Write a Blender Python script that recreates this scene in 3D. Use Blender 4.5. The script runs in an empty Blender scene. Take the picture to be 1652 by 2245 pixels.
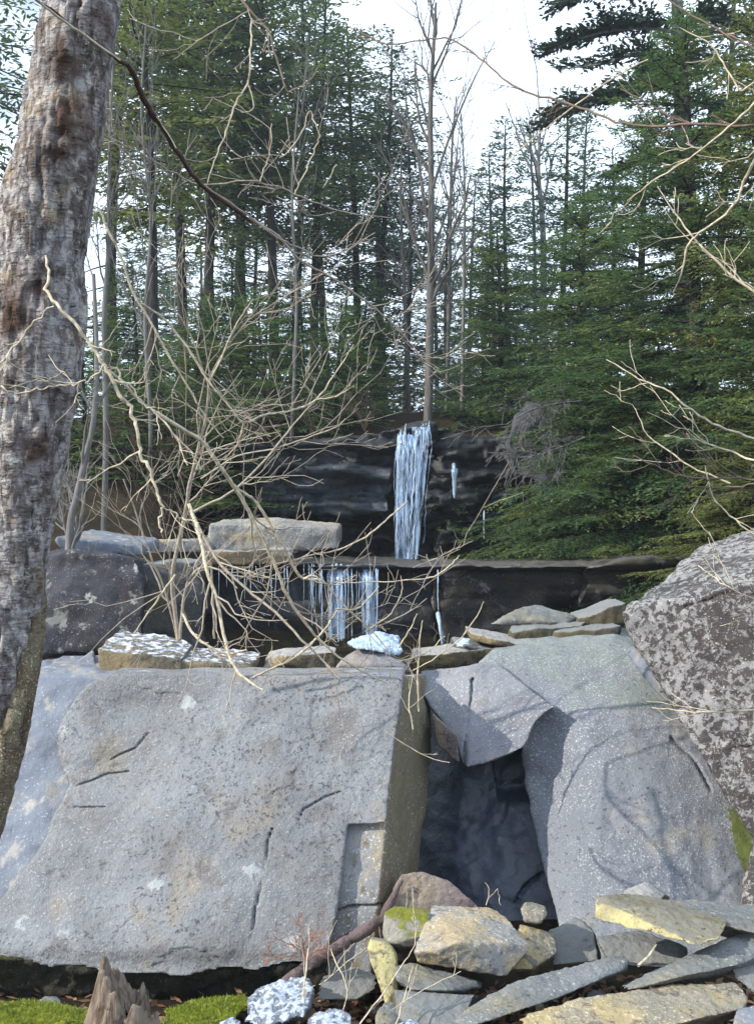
import bpy, bmesh, math, random
import numpy as np
from mathutils import Vector, Matrix

scene = bpy.context.scene
COL = scene.collection
F, CX, CY, EYE = 2429.0, 826.0, 1122.5, 1.6      # focal length and principal point on a 1652 x 2245 photograph

def P(px, py, Y):
    """World point seen at photo position (px, py) and standing Y metres away."""
    return Vector(((px - CX) / F * Y, Y, EYE - (py - CY) / F * Y))

# ------------------------------------------------------------------ tagging
def tag(o, label=None, cat=None, group=None, kind=None):
    if label: o['label'] = label
    if cat: o['category'] = cat
    if group: o['group'] = group
    if kind: o['kind'] = kind
    return o

def empty(name, loc):
    o = bpy.data.objects.new(name, None)
    o.location = loc
    o.empty_display_size = 0.2
    COL.objects.link(o)
    return o

def mesh_np(name, V, Fc, mat=None, smooth=True):
    """Mesh from numpy vertices and quad (n,4) or list-of-faces."""
    me = bpy.data.meshes.new(name)
    V = np.asarray(V, dtype=np.float32)
    if isinstance(Fc, np.ndarray):
        n, k = Fc.shape
        me.vertices.add(len(V)); me.vertices.foreach_set('co', V.ravel())
        me.loops.add(n * k); me.loops.foreach_set('vertex_index', Fc.ravel().astype(np.int32))
        me.polygons.add(n)
        me.polygons.foreach_set('loop_start', (np.arange(n) * k).astype(np.int32))
        me.update(calc_edges=True)
    else:
        me.from_pydata(V.tolist(), [], Fc); me.update()
    me.polygons.foreach_set('use_smooth', np.full(len(me.polygons), smooth))
    if mat: me.materials.append(mat)
    return me

def link(name, me, parent=None, loc=None):
    o = bpy.data.objects.new(name, me)
    if loc is not None: o.location = loc
    COL.objects.link(o)
    if parent: o.parent = parent
    return o

def place_origin(me, base):
    """Move mesh data so that the origin sits at base."""
    me.transform(Matrix.Translation(-Vector(base)))

# ------------------------------------------------------------------ numpy noise
def _hash(ix, iy, iz, seed):
    h = (ix.astype(np.int64) * 374761393 + iy.astype(np.int64) * 668265263 + iz.astype(np.int64) * 2147483647 + seed * 1274126177) & 0xFFFFFFFF
    h = ((h ^ (h >> 13)) * 1274126177) & 0xFFFFFFFF
    h = ((h ^ (h >> 16)) * 2246822519) & 0xFFFFFFFF
    h = h ^ (h >> 15)
    return (h & 0xFFFF) / 32767.5 - 1.0

def vn(p, seed=0):
    i = np.floor(p); f = p - i; u = f * f * (3 - 2 * f); i = i.astype(np.int64)
    out = 0
    for dx in (0, 1):
        wx = u[:, 0] if dx else 1 - u[:, 0]
        for dy in (0, 1):
            wy = u[:, 1] if dy else 1 - u[:, 1]
            for dz in (0, 1):
                wz = u[:, 2] if dz else 1 - u[:, 2]
                out = out + wx * wy * wz * _hash(i[:, 0] + dx, i[:, 1] + dy, i[:, 2] + dz, seed)
    return out

def fbm(p, octv=4, seed=0, gain=.5):
    a, s, t = 1.0, 0.0, 0.0
    p = np.asarray(p, dtype=np.float64)
    for k in range(octv):
        s = s + a * vn(p * 2 ** k + 17.3 * k, seed + k); t += a; a *= gain
    return s / t

# ------------------------------------------------------------------ node helpers
class NT:
    def __init__(s, name):
        s.m = bpy.data.materials.new(name); s.m.use_nodes = True
        s.t = s.m.node_tree; s.t.nodes.clear()
        s.out = s.t.nodes.new('ShaderNodeOutputMaterial')
        s.tc = s.t.nodes.new('ShaderNodeTexCoord')
        s.obj = s.tc.outputs['Object']
    def n(s, typ, **kw):
        nd = s.t.nodes.new(typ)
        for k, v in kw.items():
            if k in nd.inputs: s.set(nd.inputs[k], v)
            else: setattr(nd, k, v)
        return nd
    def set(s, inp, v):
        if isinstance(v, bpy.types.NodeSocket): s.t.links.new(v, inp)
        else: inp.default_value = v
    def mapping(s, vec, scale=(1, 1, 1), rot=(0, 0, 0), loc=(0, 0, 0)):
        nd = s.t.nodes.new('ShaderNodeMapping')
        s.t.links.new(vec, nd.inputs['Vector'])
        nd.inputs['Scale'].default_value = scale; nd.inputs['Rotation'].default_value = rot; nd.inputs['Location'].default_value = loc
        return nd.outputs[0]
    def noise(s, scale, detail=4, rough=.55, vec=None, dist=0.0):
        nd = s.t.nodes.new('ShaderNodeTexNoise')
        s.t.links.new(vec or s.obj, nd.inputs['Vector'])
        nd.inputs['Scale'].default_value = scale; nd.inputs['Detail'].default_value = detail
        nd.inputs['Roughness'].default_value = rough; nd.inputs['Distortion'].default_value = dist
        return nd.outputs['Fac']
    def voro(s, scale, vec=None, feature='F1', rnd=1.0):
        nd = s.t.nodes.new('ShaderNodeTexVoronoi'); nd.feature = feature
        s.t.links.new(vec or s.obj, nd.inputs['Vector'])
        nd.inputs['Scale'].default_value = scale; nd.inputs['Randomness'].default_value = rnd
        return nd
    def ramp(s, fac, lo, hi, a=0.0, b=1.0):
        nd = s.t.nodes.new('ShaderNodeMapRange'); nd.interpolation_type = 'SMOOTHSTEP'
        s.t.links.new(fac, nd.inputs['Value'])
        nd.inputs['From Min'].default_value = lo; nd.inputs['From Max'].default_value = hi
        nd.inputs['To Min'].default_value = a; nd.inputs['To Max'].default_value = b
        return nd.outputs[0]
    def math(s, op, a, b=0.0):
        nd = s.t.nodes.new('ShaderNodeMath'); nd.operation = op
        s.set(nd.inputs[0], a); s.set(nd.inputs[1], b)
        return nd.outputs[0]
    def mix(s, a, b, fac, mode='MIX'):
        nd = s.t.nodes.new('ShaderNodeMix'); nd.data_type = 'RGBA'; nd.blend_type = mode
        s.set(nd.inputs[0], fac)
        for sock, v in ((nd.inputs[6], a), (nd.inputs[7], b)):
            if isinstance(v, tuple) and len(v) == 3: v = v + (1,)
            s.set(sock, v)
        return nd.outputs[2]
    def bump(s, h, strength=.4, dist=.01, normal=None):
        nd = s.t.nodes.new('ShaderNodeBump')
        s.t.links.new(h, nd.inputs['Height'])
        nd.inputs['Strength'].default_value = strength; nd.inputs['Distance'].default_value = dist
        if normal: s.t.links.new(normal, nd.inputs['Normal'])
        return nd.outputs[0]
    def bsdf(s, col, rough=.85, normal=None, spec=.3, **kw):
        nd = s.t.nodes.new('ShaderNodeBsdfPrincipled')
        if isinstance(col, tuple) and len(col) == 3: col = col + (1,)
        s.set(nd.inputs['Base Color'], col); s.set(nd.inputs['Roughness'], rough)
        nd.inputs['Specular IOR Level'].default_value = spec
        if normal: s.t.links.new(normal, nd.inputs['Normal'])
        for k, v in kw.items(): s.set(nd.inputs[k], v)
        return nd
    def done(s, shader):
        s.t.links.new(shader.outputs[0] if hasattr(shader, 'outputs') else shader, s.out.inputs['Surface'])
        return s.m

def rock_mat(name, c1, c2, stain=None, stain_amt=.5, light=None, light_amt=.5, dark=None, dark_amt=.5, scale=1.0,
             patch=None, patch_amt=.5, patch_scale=9., lichen=None, snow=None, snow_amt=.5, moss=None, moss_amt=.5, moss_patch=None, side=None, side_axis=0,
             side_lo=.35, side_hi=.7, rough=.88, bump=.5, streak=None, streak_amt=.5, layers=0.0, spec=.25, fine=85.):
    t = NT(name)
    geo = t.n('ShaderNodeNewGeometry')
    sep = t.n('ShaderNodeSeparateXYZ'); t.t.links.new(geo.outputs['Normal'], sep.inputs[0])
    big = t.noise(1.7 * scale, 5, .6)
    col = t.mix(c1, c2, t.ramp(big, .36, .64))
    med = t.noise(6.5 * scale, 6, .65, t.mapping(t.obj, loc=(3, 7, 1)))
    col = t.mix(col, tuple(x * .72 for x in c1), t.ramp(med, .5, .72, 0, .6))
    if stain:
        s = t.noise(2.6 * scale, 6, .62, t.mapping(t.obj, loc=(11, 2, 5)))
        col = t.mix(col, stain, t.ramp(s, .60 - .2 * stain_amt, .74 - .2 * stain_amt, 0, .85))
    if streak:
        s = t.noise(9 * scale, 5, .6, t.mapping(t.obj, scale=(1.3, 1.3, .16)))
        col = t.mix(col, streak, t.ramp(s, .62 - .2 * streak_amt, .76 - .2 * streak_amt, 0, .9))
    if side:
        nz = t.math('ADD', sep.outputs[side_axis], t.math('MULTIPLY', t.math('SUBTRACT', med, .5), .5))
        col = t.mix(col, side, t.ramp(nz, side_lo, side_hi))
    f = t.noise(fine * scale, 3, .65)
    f2 = t.noise(fine * .45 * scale, 4, .7, t.mapping(t.obj, loc=(5, 9, 3)))
    mask = t.noise(3.1 * scale, 4, .6, t.mapping(t.obj, loc=(9, 4, 8)))
    if patch:
        p = t.noise(patch_scale * scale, 7, .72, t.mapping(t.obj, loc=(1, 3, 9)), .4)
        p = t.math('ADD', p, t.math('MULTIPLY', t.math('SUBTRACT', t.noise(2.3 * scale, 3, .6, t.mapping(t.obj, loc=(6, 6, 2))), .5), .35))
        col = t.mix(col, patch, t.ramp(p, .60 - .2 * patch_amt, .66 - .2 * patch_amt, 0, .92))
    if dark:
        col = t.mix(col, dark, t.math('MULTIPLY', t.ramp(f2, .66 - .16 * dark_amt, .74 - .16 * dark_amt), t.ramp(mask, .62, .38, .15, 1.)))
    if light:
        col = t.mix(col, light, t.math('MULTIPLY', t.ramp(f, .66 - .16 * light_amt, .73 - .16 * light_amt), t.ramp(mask, .36, .6, .2, 1.)))
    if lichen:
        v = t.voro(3.4 * scale, t.mapping(t.obj, loc=(2.2, 1.1, .4)))
        d = t.math('ADD', v.outputs['Distance'], t.math('MULTIPLY', t.math('SUBTRACT', t.noise(22 * scale, 4, .7), .5), .45))
        col = t.mix(col, lichen, t.ramp(d, .17, .10, 0, .85))
    h = t.math('ADD', t.math('MULTIPLY', med, 1.0), t.math('ADD', t.math('MULTIPLY', f2, .35), t.math('MULTIPLY', f, .18)))
    if layers:
        l = t.noise(14 * scale, 4, .6, t.mapping(t.obj, scale=(.16, .16, 1.6)))
        h = t.math('ADD', h, t.math('MULTIPLY', l, layers))
        col = t.mix(col, tuple(x * .45 for x in c1), t.ramp(l, .54, .68, 0, .7))
    if moss:
        mz = t.math('ADD', sep.outputs[2], t.math('MULTIPLY', t.math('SUBTRACT', t.noise(7 * scale, 5, .7), .5), 1.6))
        mf = t.ramp(mz, 1.05 - .8 * moss_amt, 1.3 - .8 * moss_amt)
        mc = t.mix(moss, tuple(x * .4 for x in moss), t.noise(60, 3, .7))
        col = t.mix(col, mc, mf)
    if moss_patch:
        at = t.n('ShaderNodeAttribute', attribute_name='moss_patch')
        mm = t.math('ADD', at.outputs['Fac'], t.math('MULTIPLY', t.math('SUBTRACT', t.noise(30, 5, .7), .5), 1.5))
        mf = t.ramp(mm, .45, .62)
        col = t.mix(col, t.mix(moss_patch, tuple(x * .45 for x in moss_patch), t.noise(70, 3, .7)), mf)
    if snow:
        mz = t.math('ADD', sep.outputs[2], t.math('MULTIPLY', t.math('SUBTRACT', t.noise(17 * scale, 6, .75), .5), 1.9))
        mf = t.ramp(mz, 1.05 - .8 * snow_amt, 1.22 - .8 * snow_amt)
        col = t.mix(col, snow, mf)
        h = t.math('ADD', h, t.math('MULTIPLY', mf, .8))
    nrm = t.bump(h, bump, .03)
    return t.done(t.bsdf(col, rough, nrm, spec))

# ------------------------------------------------------------------ rock builder
def bm_hull(pts):
    bm = bmesh.new()
    for p in pts: bm.verts.new(p)
    r = bmesh.ops.convex_hull(bm, input=bm.verts[:])
    junk = [v for v in bm.verts if not v.link_faces]
    bmesh.ops.delete(bm, geom=junk, context='VERTS')
    return bm

def chip(bm, rng, n, depth):
    """Knock corners off a convex block."""
    for _ in range(n):
        d = Vector((rng.gauss(0, 1), rng.gauss(0, 1), rng.gauss(0, 1))).normalized()
        co = [v.co for v in bm.verts]
        s = sorted((c.dot(d) for c in co))
        top = s[-1]; size = top - s[0]
        cut = top - size * depth * rng.uniform(.3, 1.0)
        pt = d * cut
        bmesh.ops.bisect_plane(bm, geom=bm.verts[:] + bm.edges[:] + bm.faces[:], plane_co=pt, plane_no=d, clear_outer=True)
        pts = [v.co.copy() for v in bm.verts]
        bm.free() if False else None
        nb = bm_hull(pts)
        bm.clear()
        me = bpy.data.meshes.new('tmp'); nb.to_mesh(me); nb.free(); bm.from_mesh(me); bpy.data.meshes.remove(me)
    return bm

def bm_prism(outline, plane, back=(0, .5, 0)):
    """outline in photo px, plane(px,py) -> Y, extruded by the world vector back."""
    bm = bmesh.new()
    fr = [bm.verts.new(P(x, y, plane(x, y))) for x, y in outline]
    bk = [bm.verts.new(v.co + Vector(back)) for v in fr]
    n = len(fr)
    bm.faces.new(fr); bm.faces.new(bk[::-1])
    for i in range(n):
        j = (i + 1) % n
        bm.faces.new((fr[j], fr[i], bk[i], bk[j]))
    bmesh.ops.triangulate(bm, faces=bm.faces[:])
    bmesh.ops.recalc_face_normals(bm, faces=bm.faces[:])
    return bm

def rock(name, bm, mat, voxel=.015, smooth=1, amp=.02, freq=3., strata=0., seed=0, relief=None, parent=None, rough=None, octv=4, mossf=None):
    me = bpy.data.meshes.new('tmp'); bm.to_mesh(me); bm.free()
    o = bpy.data.objects.new('tmp', me); COL.objects.link(o)
    m = o.modifiers.new('r', 'REMESH'); m.mode = 'VOXEL'; m.voxel_size = voxel
    if smooth:
        s = o.modifiers.new('s', 'SMOOTH'); s.factor = .5; s.iterations = smooth
    dg = bpy.context.evaluated_depsgraph_get()
    new = bpy.data.meshes.new_from_object(o.evaluated_get(dg))
    bpy.data.objects.remove(o); bpy.data.meshes.remove(me)
    n = len(new.vertices)
    co = np.empty(n * 3, dtype=np.float32); new.vertices.foreach_get('co', co); co = co.reshape(-1, 3).astype(np.float64)
    no = np.empty(n * 3, dtype=np.float32); new.vertices.foreach_get('normal', no); no = no.reshape(-1, 3)
    d = amp * fbm(co * freq, octv, seed) + amp * .35 * fbm(co * freq * 6, 3, seed + 9)
    if rough: d += rough * np.abs(fbm(co * freq * 2.3, 3, seed + 31)) * -1
    if strata:
        q = co * np.array([.35, .35, 5.0]) * freq
        d += strata * fbm(q, 3, seed + 5) * (1 - np.abs(no[:, 2]))
    co = co + no * d[:, None]
    if mossf is not None:
        px = co[:, 0] / co[:, 1] * F + CX; py = (EYE - co[:, 2]) / co[:, 1] * F + CY
        a = new.attributes.new('moss_patch', 'FLOAT', 'POINT'); a.data.foreach_set('value', np.clip(mossf(px, py), 0, 1).astype(np.float32))
    if relief is not None:
        px = co[:, 0] / co[:, 1] * F + CX; py = (EYE - co[:, 2]) / co[:, 1] * F + CY
        co[:, 1] += relief(px, py)
    base = Vector((float(co[:, 0].mean()), float(co[:, 1].mean()), float(co[:, 2].min())))
    if parent is not None:
        base = parent.matrix_world.translation if False else Vector(parent.location)
    co -= np.array(base)
    new.vertices.foreach_set('co', co.astype(np.float32).ravel())
    new.update()
    new.polygons.foreach_set('use_smooth', np.full(len(new.polygons), True))
    new.name = name
    new.materials.clear(); new.materials.append(mat)
    ob = bpy.data.objects.new(name, new); COL.objects.link(ob)
    if parent is not None: ob.parent = parent
    else: ob.location = base
    return ob

def seg_dist(px, py, line):
    d = np.full(px.shape, 1e9)
    for (x0, y0), (x1, y1) in zip(line[:-1], line[1:]):
        dx, dy = x1 - x0, y1 - y0
        t = np.clip(((px - x0) * dx + (py - y0) * dy) / (dx * dx + dy * dy), 0, 1)
        d = np.minimum(d, np.hypot(px - x0 - t * dx, py - y0 - t * dy))
    return d

def crack(px, py, line, w, depth):
    wob = 5 * fbm(np.stack([px * .02, py * .02, px * 0], 1), 3, 77)
    w = w * .5 * (1 + .5 * fbm(np.stack([px * .03, py * .03, px * 0 + 3], 1), 2, 78))
    depth = depth * (.75 + .9 * fbm(np.stack([px * .012, py * .012, px * 0 + 8], 1), 2, 79))
    return depth * np.clip(1.3 - seg_dist(px + wob, py + wob, line) / w, 0, 1)

def hull_px(pts): return bm_hull([P(*p) for p in pts])

# ------------------------------------------------------------------ tubes
def catmull(pts, k=6):
    pts = np.asarray(pts, float)
    if len(pts) < 3:
        t = np.linspace(0, 1, k + 1)[:, None]
        return pts[0] * (1 - t) + pts[-1] * t
    ext = np.vstack([2 * pts[0] - pts[1], pts, 2 * pts[-1] - pts[-2]])
    out = []
    for i in range(1, len(ext) - 2):
        p0, p1, p2, p3 = ext[i - 1:i + 3]
        for t in np.arange(k) / k:
            out.append(.5 * ((2 * p1) + (-p0 + p2) * t + (2 * p0 - 5 * p1 + 4 * p2 - p3) * t * t + (-p0 + 3 * p1 - 3 * p2 + p3) * t ** 3))
    out.append(pts[-1])
    return np.array(out)

def tube_arrays(lines, sides=5):
    """lines: list of (pts (n,3), radii (n,)). Returns V, quads."""
    VV, FF, off = [], [], 0
    ang = np.arange(sides) / sides * 2 * math.pi
    ca, sa = np.cos(ang), np.sin(ang)
    for pts, rad in lines:
        n = len(pts)
        tg = np.gradient(pts, axis=0); tg /= np.linalg.norm(tg, axis=1)[:, None] + 1e-9
        ref = np.array([.31, .93, .2]) if abs(tg[0][1]) < .8 else np.array([1., .1, .2])
        a = np.cross(tg, ref); a /= np.linalg.norm(a, axis=1)[:, None] + 1e-9
        b = np.cross(tg, a)
        ring = pts[:, None, :] + (a[:, None, :] * ca[None, :, None] + b[:, None, :] * sa[None, :, None]) * np.asarray(rad)[:, None, None]
        VV.append(ring.reshape(-1, 3))
        i = np.arange(n - 1)[:, None] * sides; j = np.arange(sides)[None, :]; j2 = (j + 1) % sides
        q = np.stack([i + j, i + j2, i + sides + j2, i + sides + j], -1).reshape(-1, 4) + off
        FF.append(q); off += n * sides
        # end cap as a degenerate fan quad pair is skipped: ends taper to almost nothing
    return np.vstack(VV), np.vstack(FF)
# ------------------------------------------------------------------ camera, sun, sky
cam = bpy.data.cameras.new('camera'); camo = bpy.data.objects.new('camera', cam); COL.objects.link(camo)
cam.sensor_fit = 'HORIZONTAL'; cam.sensor_width = 36.0; cam.lens = 36.0 * F / 1652.0
cam.clip_start = .05; cam.clip_end = 2000
camo.location = (0, 0, EYE); camo.rotation_euler = (math.radians(90), 0, 0)
scene.camera = camo

SUN = Vector((-.80, -.30, .52)).normalized()
sl = bpy.data.lights.new('sun', 'SUN'); sl.energy = 4.6; sl.angle = math.radians(.5); sl.color = (1.0, .93, .80)
so = bpy.data.objects.new('sun', sl); COL.objects.link(so)
so.rotation_euler = SUN.to_track_quat('Z', 'Y').to_euler()
w = bpy.data.worlds.new('World'); scene.world = w; w.use_nodes = True
nt = w.node_tree; nt.nodes.clear()
sky = nt.nodes.new('ShaderNodeTexSky'); sky.sky_type = 'NISHITA'; sky.sun_disc = False
sky.sun_elevation = math.asin(SUN.z); sky.sun_rotation = math.atan2(SUN.x, SUN.y)
sky.air_density = 1.0; sky.dust_density = .6; sky.ozone_density = 1.5
tcw = nt.nodes.new('ShaderNodeTexCoord')
mp = nt.nodes.new('ShaderNodeMapping'); mp.inputs['Scale'].default_value = (1, 1, 2.2)
nz = nt.nodes.new('ShaderNodeTexNoise'); nz.inputs['Scale'].default_value = 2.3; nz.inputs['Detail'].default_value = 6
mr = nt.nodes.new('ShaderNodeMapRange'); mr.interpolation_type = 'SMOOTHSTEP'
mr.inputs['From Min'].default_value = .30; mr.inputs['From Max'].default_value = .48; mr.inputs['To Max'].default_value = .92
mxw = nt.nodes.new('ShaderNodeMix'); mxw.data_type = 'RGBA'; mxw.inputs[7].default_value = (10.2, 12.0, 14.2, 1)
bg = nt.nodes.new('ShaderNodeBackground'); bg.inputs['Strength'].default_value = .10
wo = nt.nodes.new('ShaderNodeOutputWorld')
L = nt.links.new
L(tcw.outputs['Generated'], mp.inputs[0]); L(mp.outputs[0], nz.inputs['Vector']); L(nz.outputs['Fac'], mr.inputs['Value'])
L(mr.outputs[0], mxw.inputs[0]); L(sky.outputs[0], mxw.inputs[6]); L(mxw.outputs[2], bg.inputs[0]); L(bg.outputs[0], wo.inputs[0])
scene.view_settings.view_transform = 'Standard'; scene.view_settings.look = 'None'
scene.view_settings.exposure = .64; scene.view_settings.gamma = 1

# ------------------------------------------------------------------ stone materials
M = {}
M['slab'] = rock_mat('grey_slab_stone', (.215, .222, .236), (.155, .156, .162), stain=(.235, .205, .17), stain_amt=.35, patch=(.16, .15, .15), patch_amt=.22, patch_scale=5., light=(.37, .375, .38), light_amt=.45,
                     dark=(.075, .075, .08), dark_amt=.75, lichen=(.33, .35, .355), bump=.8, fine=105)
M['slab_end'] = rock_mat('stained_slab_stone', (.21, .215, .225), (.16, .16, .165), stain=(.27, .22, .15), light=(.48, .48, .48), dark=(.09, .09, .09),
                     side=(.16, .135, .085), side_lo=.25, side_hi=.6, streak=(.12, .095, .05), streak_amt=.35, bump=.6)
M['slab_low'] = rock_mat('blue_slab_stone', (.165, .185, .225), (.12, .135, .17), stain=(.30, .25, .18), stain_amt=.25, light=(.45, .46, .48), light_amt=.3,
                     streak=(.34, .32, .30), streak_amt=.4, bump=.55)
M['buttress'] = rock_mat('speckled_stone', (.18, .195, .225), (.145, .155, .18), side=(.165, .185, .18), side_axis=2, side_lo=.72, side_hi=.9, stain=(.24, .22, .20), stain_amt=.2, light=(.40, .41, .415), light_amt=.60, moss_patch=(.14, .17, .05),
                     dark=(.07, .07, .08), dark_amt=.6, bump=.5, fine=105)
M['lip'] = rock_mat('lavender_stone', (.19, .197, .22), (.15, .152, .172), stain=(.26, .22, .18), stain_amt=.3, light=(.40, .40, .41), light_amt=.5,
                    dark=(.08, .08, .09), dark_amt=.5, lichen=(.45, .45, .44), bump=.5)
M['top'] = rock_mat('greenish_stone', (.185, .205, .20), (.16, .17, .175), stain=(.20, .18, .15), stain_amt=.3, light=(.36, .38, .38), light_amt=.2,
                    dark=(.07, .075, .08), dark_amt=.3, bump=.4)
M['wet'] = rock_mat('shaded_wet_recess_stone', (.042, .054, .086), (.022, .028, .046), streak=(.012, .019, .028), streak_amt=.4, light=(.14, .15, .18), light_amt=.1,
                    rough=.38, bump=.45, spec=.5)  # wet stone; recess shade and blue skylight are put into its dark colour
M['cliff'] = rock_mat('shaded_wet_cliff_stone', (.014, .016, .020), (.007, .008, .010), stain=(.018, .014, .009), stain_amt=.4, streak=(.04, .045, .058), streak_amt=.12,
                      layers=.9, rough=.5, bump=.8, spec=.5)  # wet stone whose colour is darkened further to stand in for occlusion shade
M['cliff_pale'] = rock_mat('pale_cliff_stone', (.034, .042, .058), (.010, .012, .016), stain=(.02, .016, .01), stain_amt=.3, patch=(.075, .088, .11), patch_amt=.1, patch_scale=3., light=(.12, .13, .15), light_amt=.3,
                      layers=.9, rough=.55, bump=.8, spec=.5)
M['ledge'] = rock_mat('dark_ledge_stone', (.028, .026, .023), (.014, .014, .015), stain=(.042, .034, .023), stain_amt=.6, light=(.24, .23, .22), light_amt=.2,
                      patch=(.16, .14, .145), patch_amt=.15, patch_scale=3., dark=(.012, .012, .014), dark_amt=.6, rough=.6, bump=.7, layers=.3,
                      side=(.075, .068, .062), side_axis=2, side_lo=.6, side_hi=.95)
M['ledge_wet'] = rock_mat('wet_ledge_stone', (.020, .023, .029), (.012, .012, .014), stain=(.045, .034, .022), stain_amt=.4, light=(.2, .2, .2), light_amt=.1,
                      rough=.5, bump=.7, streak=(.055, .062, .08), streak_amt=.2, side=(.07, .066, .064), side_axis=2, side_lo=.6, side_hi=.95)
M['lichen_dark'] = rock_mat('lichen_dotted_stone', (.045, .045, .055), (.028, .027, .032), lichen=(.33, .34, .33), patch=(.17, .17, .16), patch_amt=.25, patch_scale=6.,
                      light=(.32, .33, .33), light_amt=.25, bump=.7)
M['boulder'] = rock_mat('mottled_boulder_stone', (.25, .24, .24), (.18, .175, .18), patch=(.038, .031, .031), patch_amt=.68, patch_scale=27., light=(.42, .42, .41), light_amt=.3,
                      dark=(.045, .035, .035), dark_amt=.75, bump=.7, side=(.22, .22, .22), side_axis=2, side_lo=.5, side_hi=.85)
M['pale'] = rock_mat('pale_grey_stone', (.27, .265, .25), (.19, .185, .18), stain=(.34, .265, .155), stain_amt=.65, light=(.55, .54, .52), light_amt=.5,
                      dark=(.09, .085, .08), dark_amt=.5, patch=(.15, .14, .13), patch_amt=.2, bump=.7)  # warm stain raised to put sunlit tan into the stone colour
M['tan'] = rock_mat('tan_stone', (.24, .215, .17), (.16, .145, .12), stain=(.33, .26, .13), stain_amt=.6, light=(.52, .49, .40), light_amt=.5,
                      dark=(.07, .06, .05), dark_amt=.5, patch=(.12, .105, .09), patch_amt=.35, bump=.75)
M['yellow'] = rock_mat('sunlit_yellow_lichen_stone', (.30, .265, .15), (.21, .18, .11), stain=(.42, .37, .18), stain_amt=.6, dark=(.06, .05, .03), dark_amt=.5,
                      patch=(.14, .12, .07), patch_amt=.3, bump=.7, side=(.17, .16, .13), side_axis=2, side_lo=.78, side_hi=.97)  # yellow lichen with sunlit warmth put into fronts, cooler sky tone into tops
M['purple'] = rock_mat('purple_brown_stone', (.185, .145, .135), (.13, .105, .10), stain=(.24, .19, .14), stain_amt=.4, light=(.35, .31, .28), light_amt=.35,
                      dark=(.045, .036, .034), dark_amt=.6, bump=.7, layers=.3)
M['slate'] = rock_mat('blue_grey_slate', (.165, .175, .178), (.12, .125, .122), stain=(.20, .175, .12), stain_amt=.3, light=(.38, .39, .385), light_amt=.45,
                      dark=(.06, .06, .06), dark_amt=.5, bump=.7, layers=.4, side=(.13, .115, .09), side_axis=1, side_lo=-.9, side_hi=-1.2)
M['mossyrock'] = rock_mat('mossy_stone', (.24, .23, .20), (.17, .165, .15), moss=(.20, .21, .03), moss_amt=.55, light=(.45, .44, .40), dark=(.05, .05, .04), bump=.7)
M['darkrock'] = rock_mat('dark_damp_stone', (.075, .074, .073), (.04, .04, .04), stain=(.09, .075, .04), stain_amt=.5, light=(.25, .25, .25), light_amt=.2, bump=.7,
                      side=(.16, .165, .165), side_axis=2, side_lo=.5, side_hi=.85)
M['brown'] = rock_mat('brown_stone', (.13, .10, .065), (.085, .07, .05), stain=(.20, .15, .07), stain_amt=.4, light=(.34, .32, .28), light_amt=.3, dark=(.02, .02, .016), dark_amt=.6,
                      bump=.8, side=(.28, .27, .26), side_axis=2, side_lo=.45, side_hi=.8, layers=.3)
M['snowrock'] = rock_mat('snow_dusted_stone', (.14, .115, .08), (.085, .075, .06), stain=(.20, .16, .09), stain_amt=.5, light=(.36, .34, .30), light_amt=.3, dark=(.025, .02, .02),
                      bump=.8, snow=(.50, .53, .60), snow_amt=.22)
M['greyback'] = rock_mat('dull_grey_stone', (.10, .10, .112), (.06, .06, .07), dark=(.03, .03, .035), dark_amt=.7, patch=(.045, .045, .05), patch_amt=.4, patch_scale=5., light=(.26, .26, .28), light_amt=.4, bump=.9)
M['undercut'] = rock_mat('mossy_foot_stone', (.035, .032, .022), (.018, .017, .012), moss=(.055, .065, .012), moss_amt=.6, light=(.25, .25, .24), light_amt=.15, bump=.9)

def ice_mat(name, c, rough=.45):
    t = NT(name)
    f = t.noise(26, 6, .7); f2 = t.noise(70, 3, .6)
    col = t.mix(c, tuple(x * .62 for x in c), t.ramp(f, .45, .68))
    return t.done(t.bsdf(col, rough, t.bump(t.math('ADD', f, t.math('MULTIPLY', f2, .4)), .7, .03), .5, **{'Subsurface Weight': .25, 'Subsurface Radius': (.02, .03, .04), 'Subsurface Scale': .6}))
M['snow'] = rock_mat('icy_snow_crust', (.16, .18, .22), (.10, .12, .15), light=(.5, .54, .6), light_amt=.5, bump=.7, snow=(.42, .47, .56), snow_amt=.34, rough=.5, scale=1.6)
M['ice'] = ice_mat('blue_ice', (.42, .52, .66), .3)

# ------------------------------------------------------------------ terrain
def smooth(a, b, x): 
    t = np.clip((x - a) / (b - a), 0, 1); return t * t * (3 - 2 * t)
def ground_z(x, y):
    z = np.interp(y, [-200, -3, 0, 3.3, 4.3, 5.4, 6.6, 7.3, 9.4, 10.2], [1.5, .3, 0, -.32, -.52, -.62, -.62, .25, .34, .45])
    cliff = np.interp(y, [9.4, 10.2, 11, 13.9, 14.4, 16, 18, 30, 60, 300], [0, .15, .5, .55, 1.9, 2.55, 2.62, 2.5, 2.1, 1.0])
    slope = np.interp(y, [9.4, 10.6, 11.2, 13., 16, 18, 30, 60, 300], [0, .1, .6, 1.55, 2.5, 2.62, 2.5, 2.1, 1.0])
    k = smooth(-2.6, -1.7, x) * (1 - smooth(3.0, 4.2, x))
    z = z + slope * (1 - k) + cliff * k
    far = smooth(14, 22, np.abs(x)) * smooth(-2, 12, y) * 1.2
    return z + far
g1 = np.concatenate([-np.geomspace(78, 9, 12), np.arange(-8.5, 8.6, .17), np.geomspace(9, 78, 12)])
g2 = np.concatenate([-np.geomspace(20, 4, 6), np.arange(-3.5, 22, .17), np.geomspace(22.5, 100, 14)])
GX, GY = np.meshgrid(g1, g2)
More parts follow.
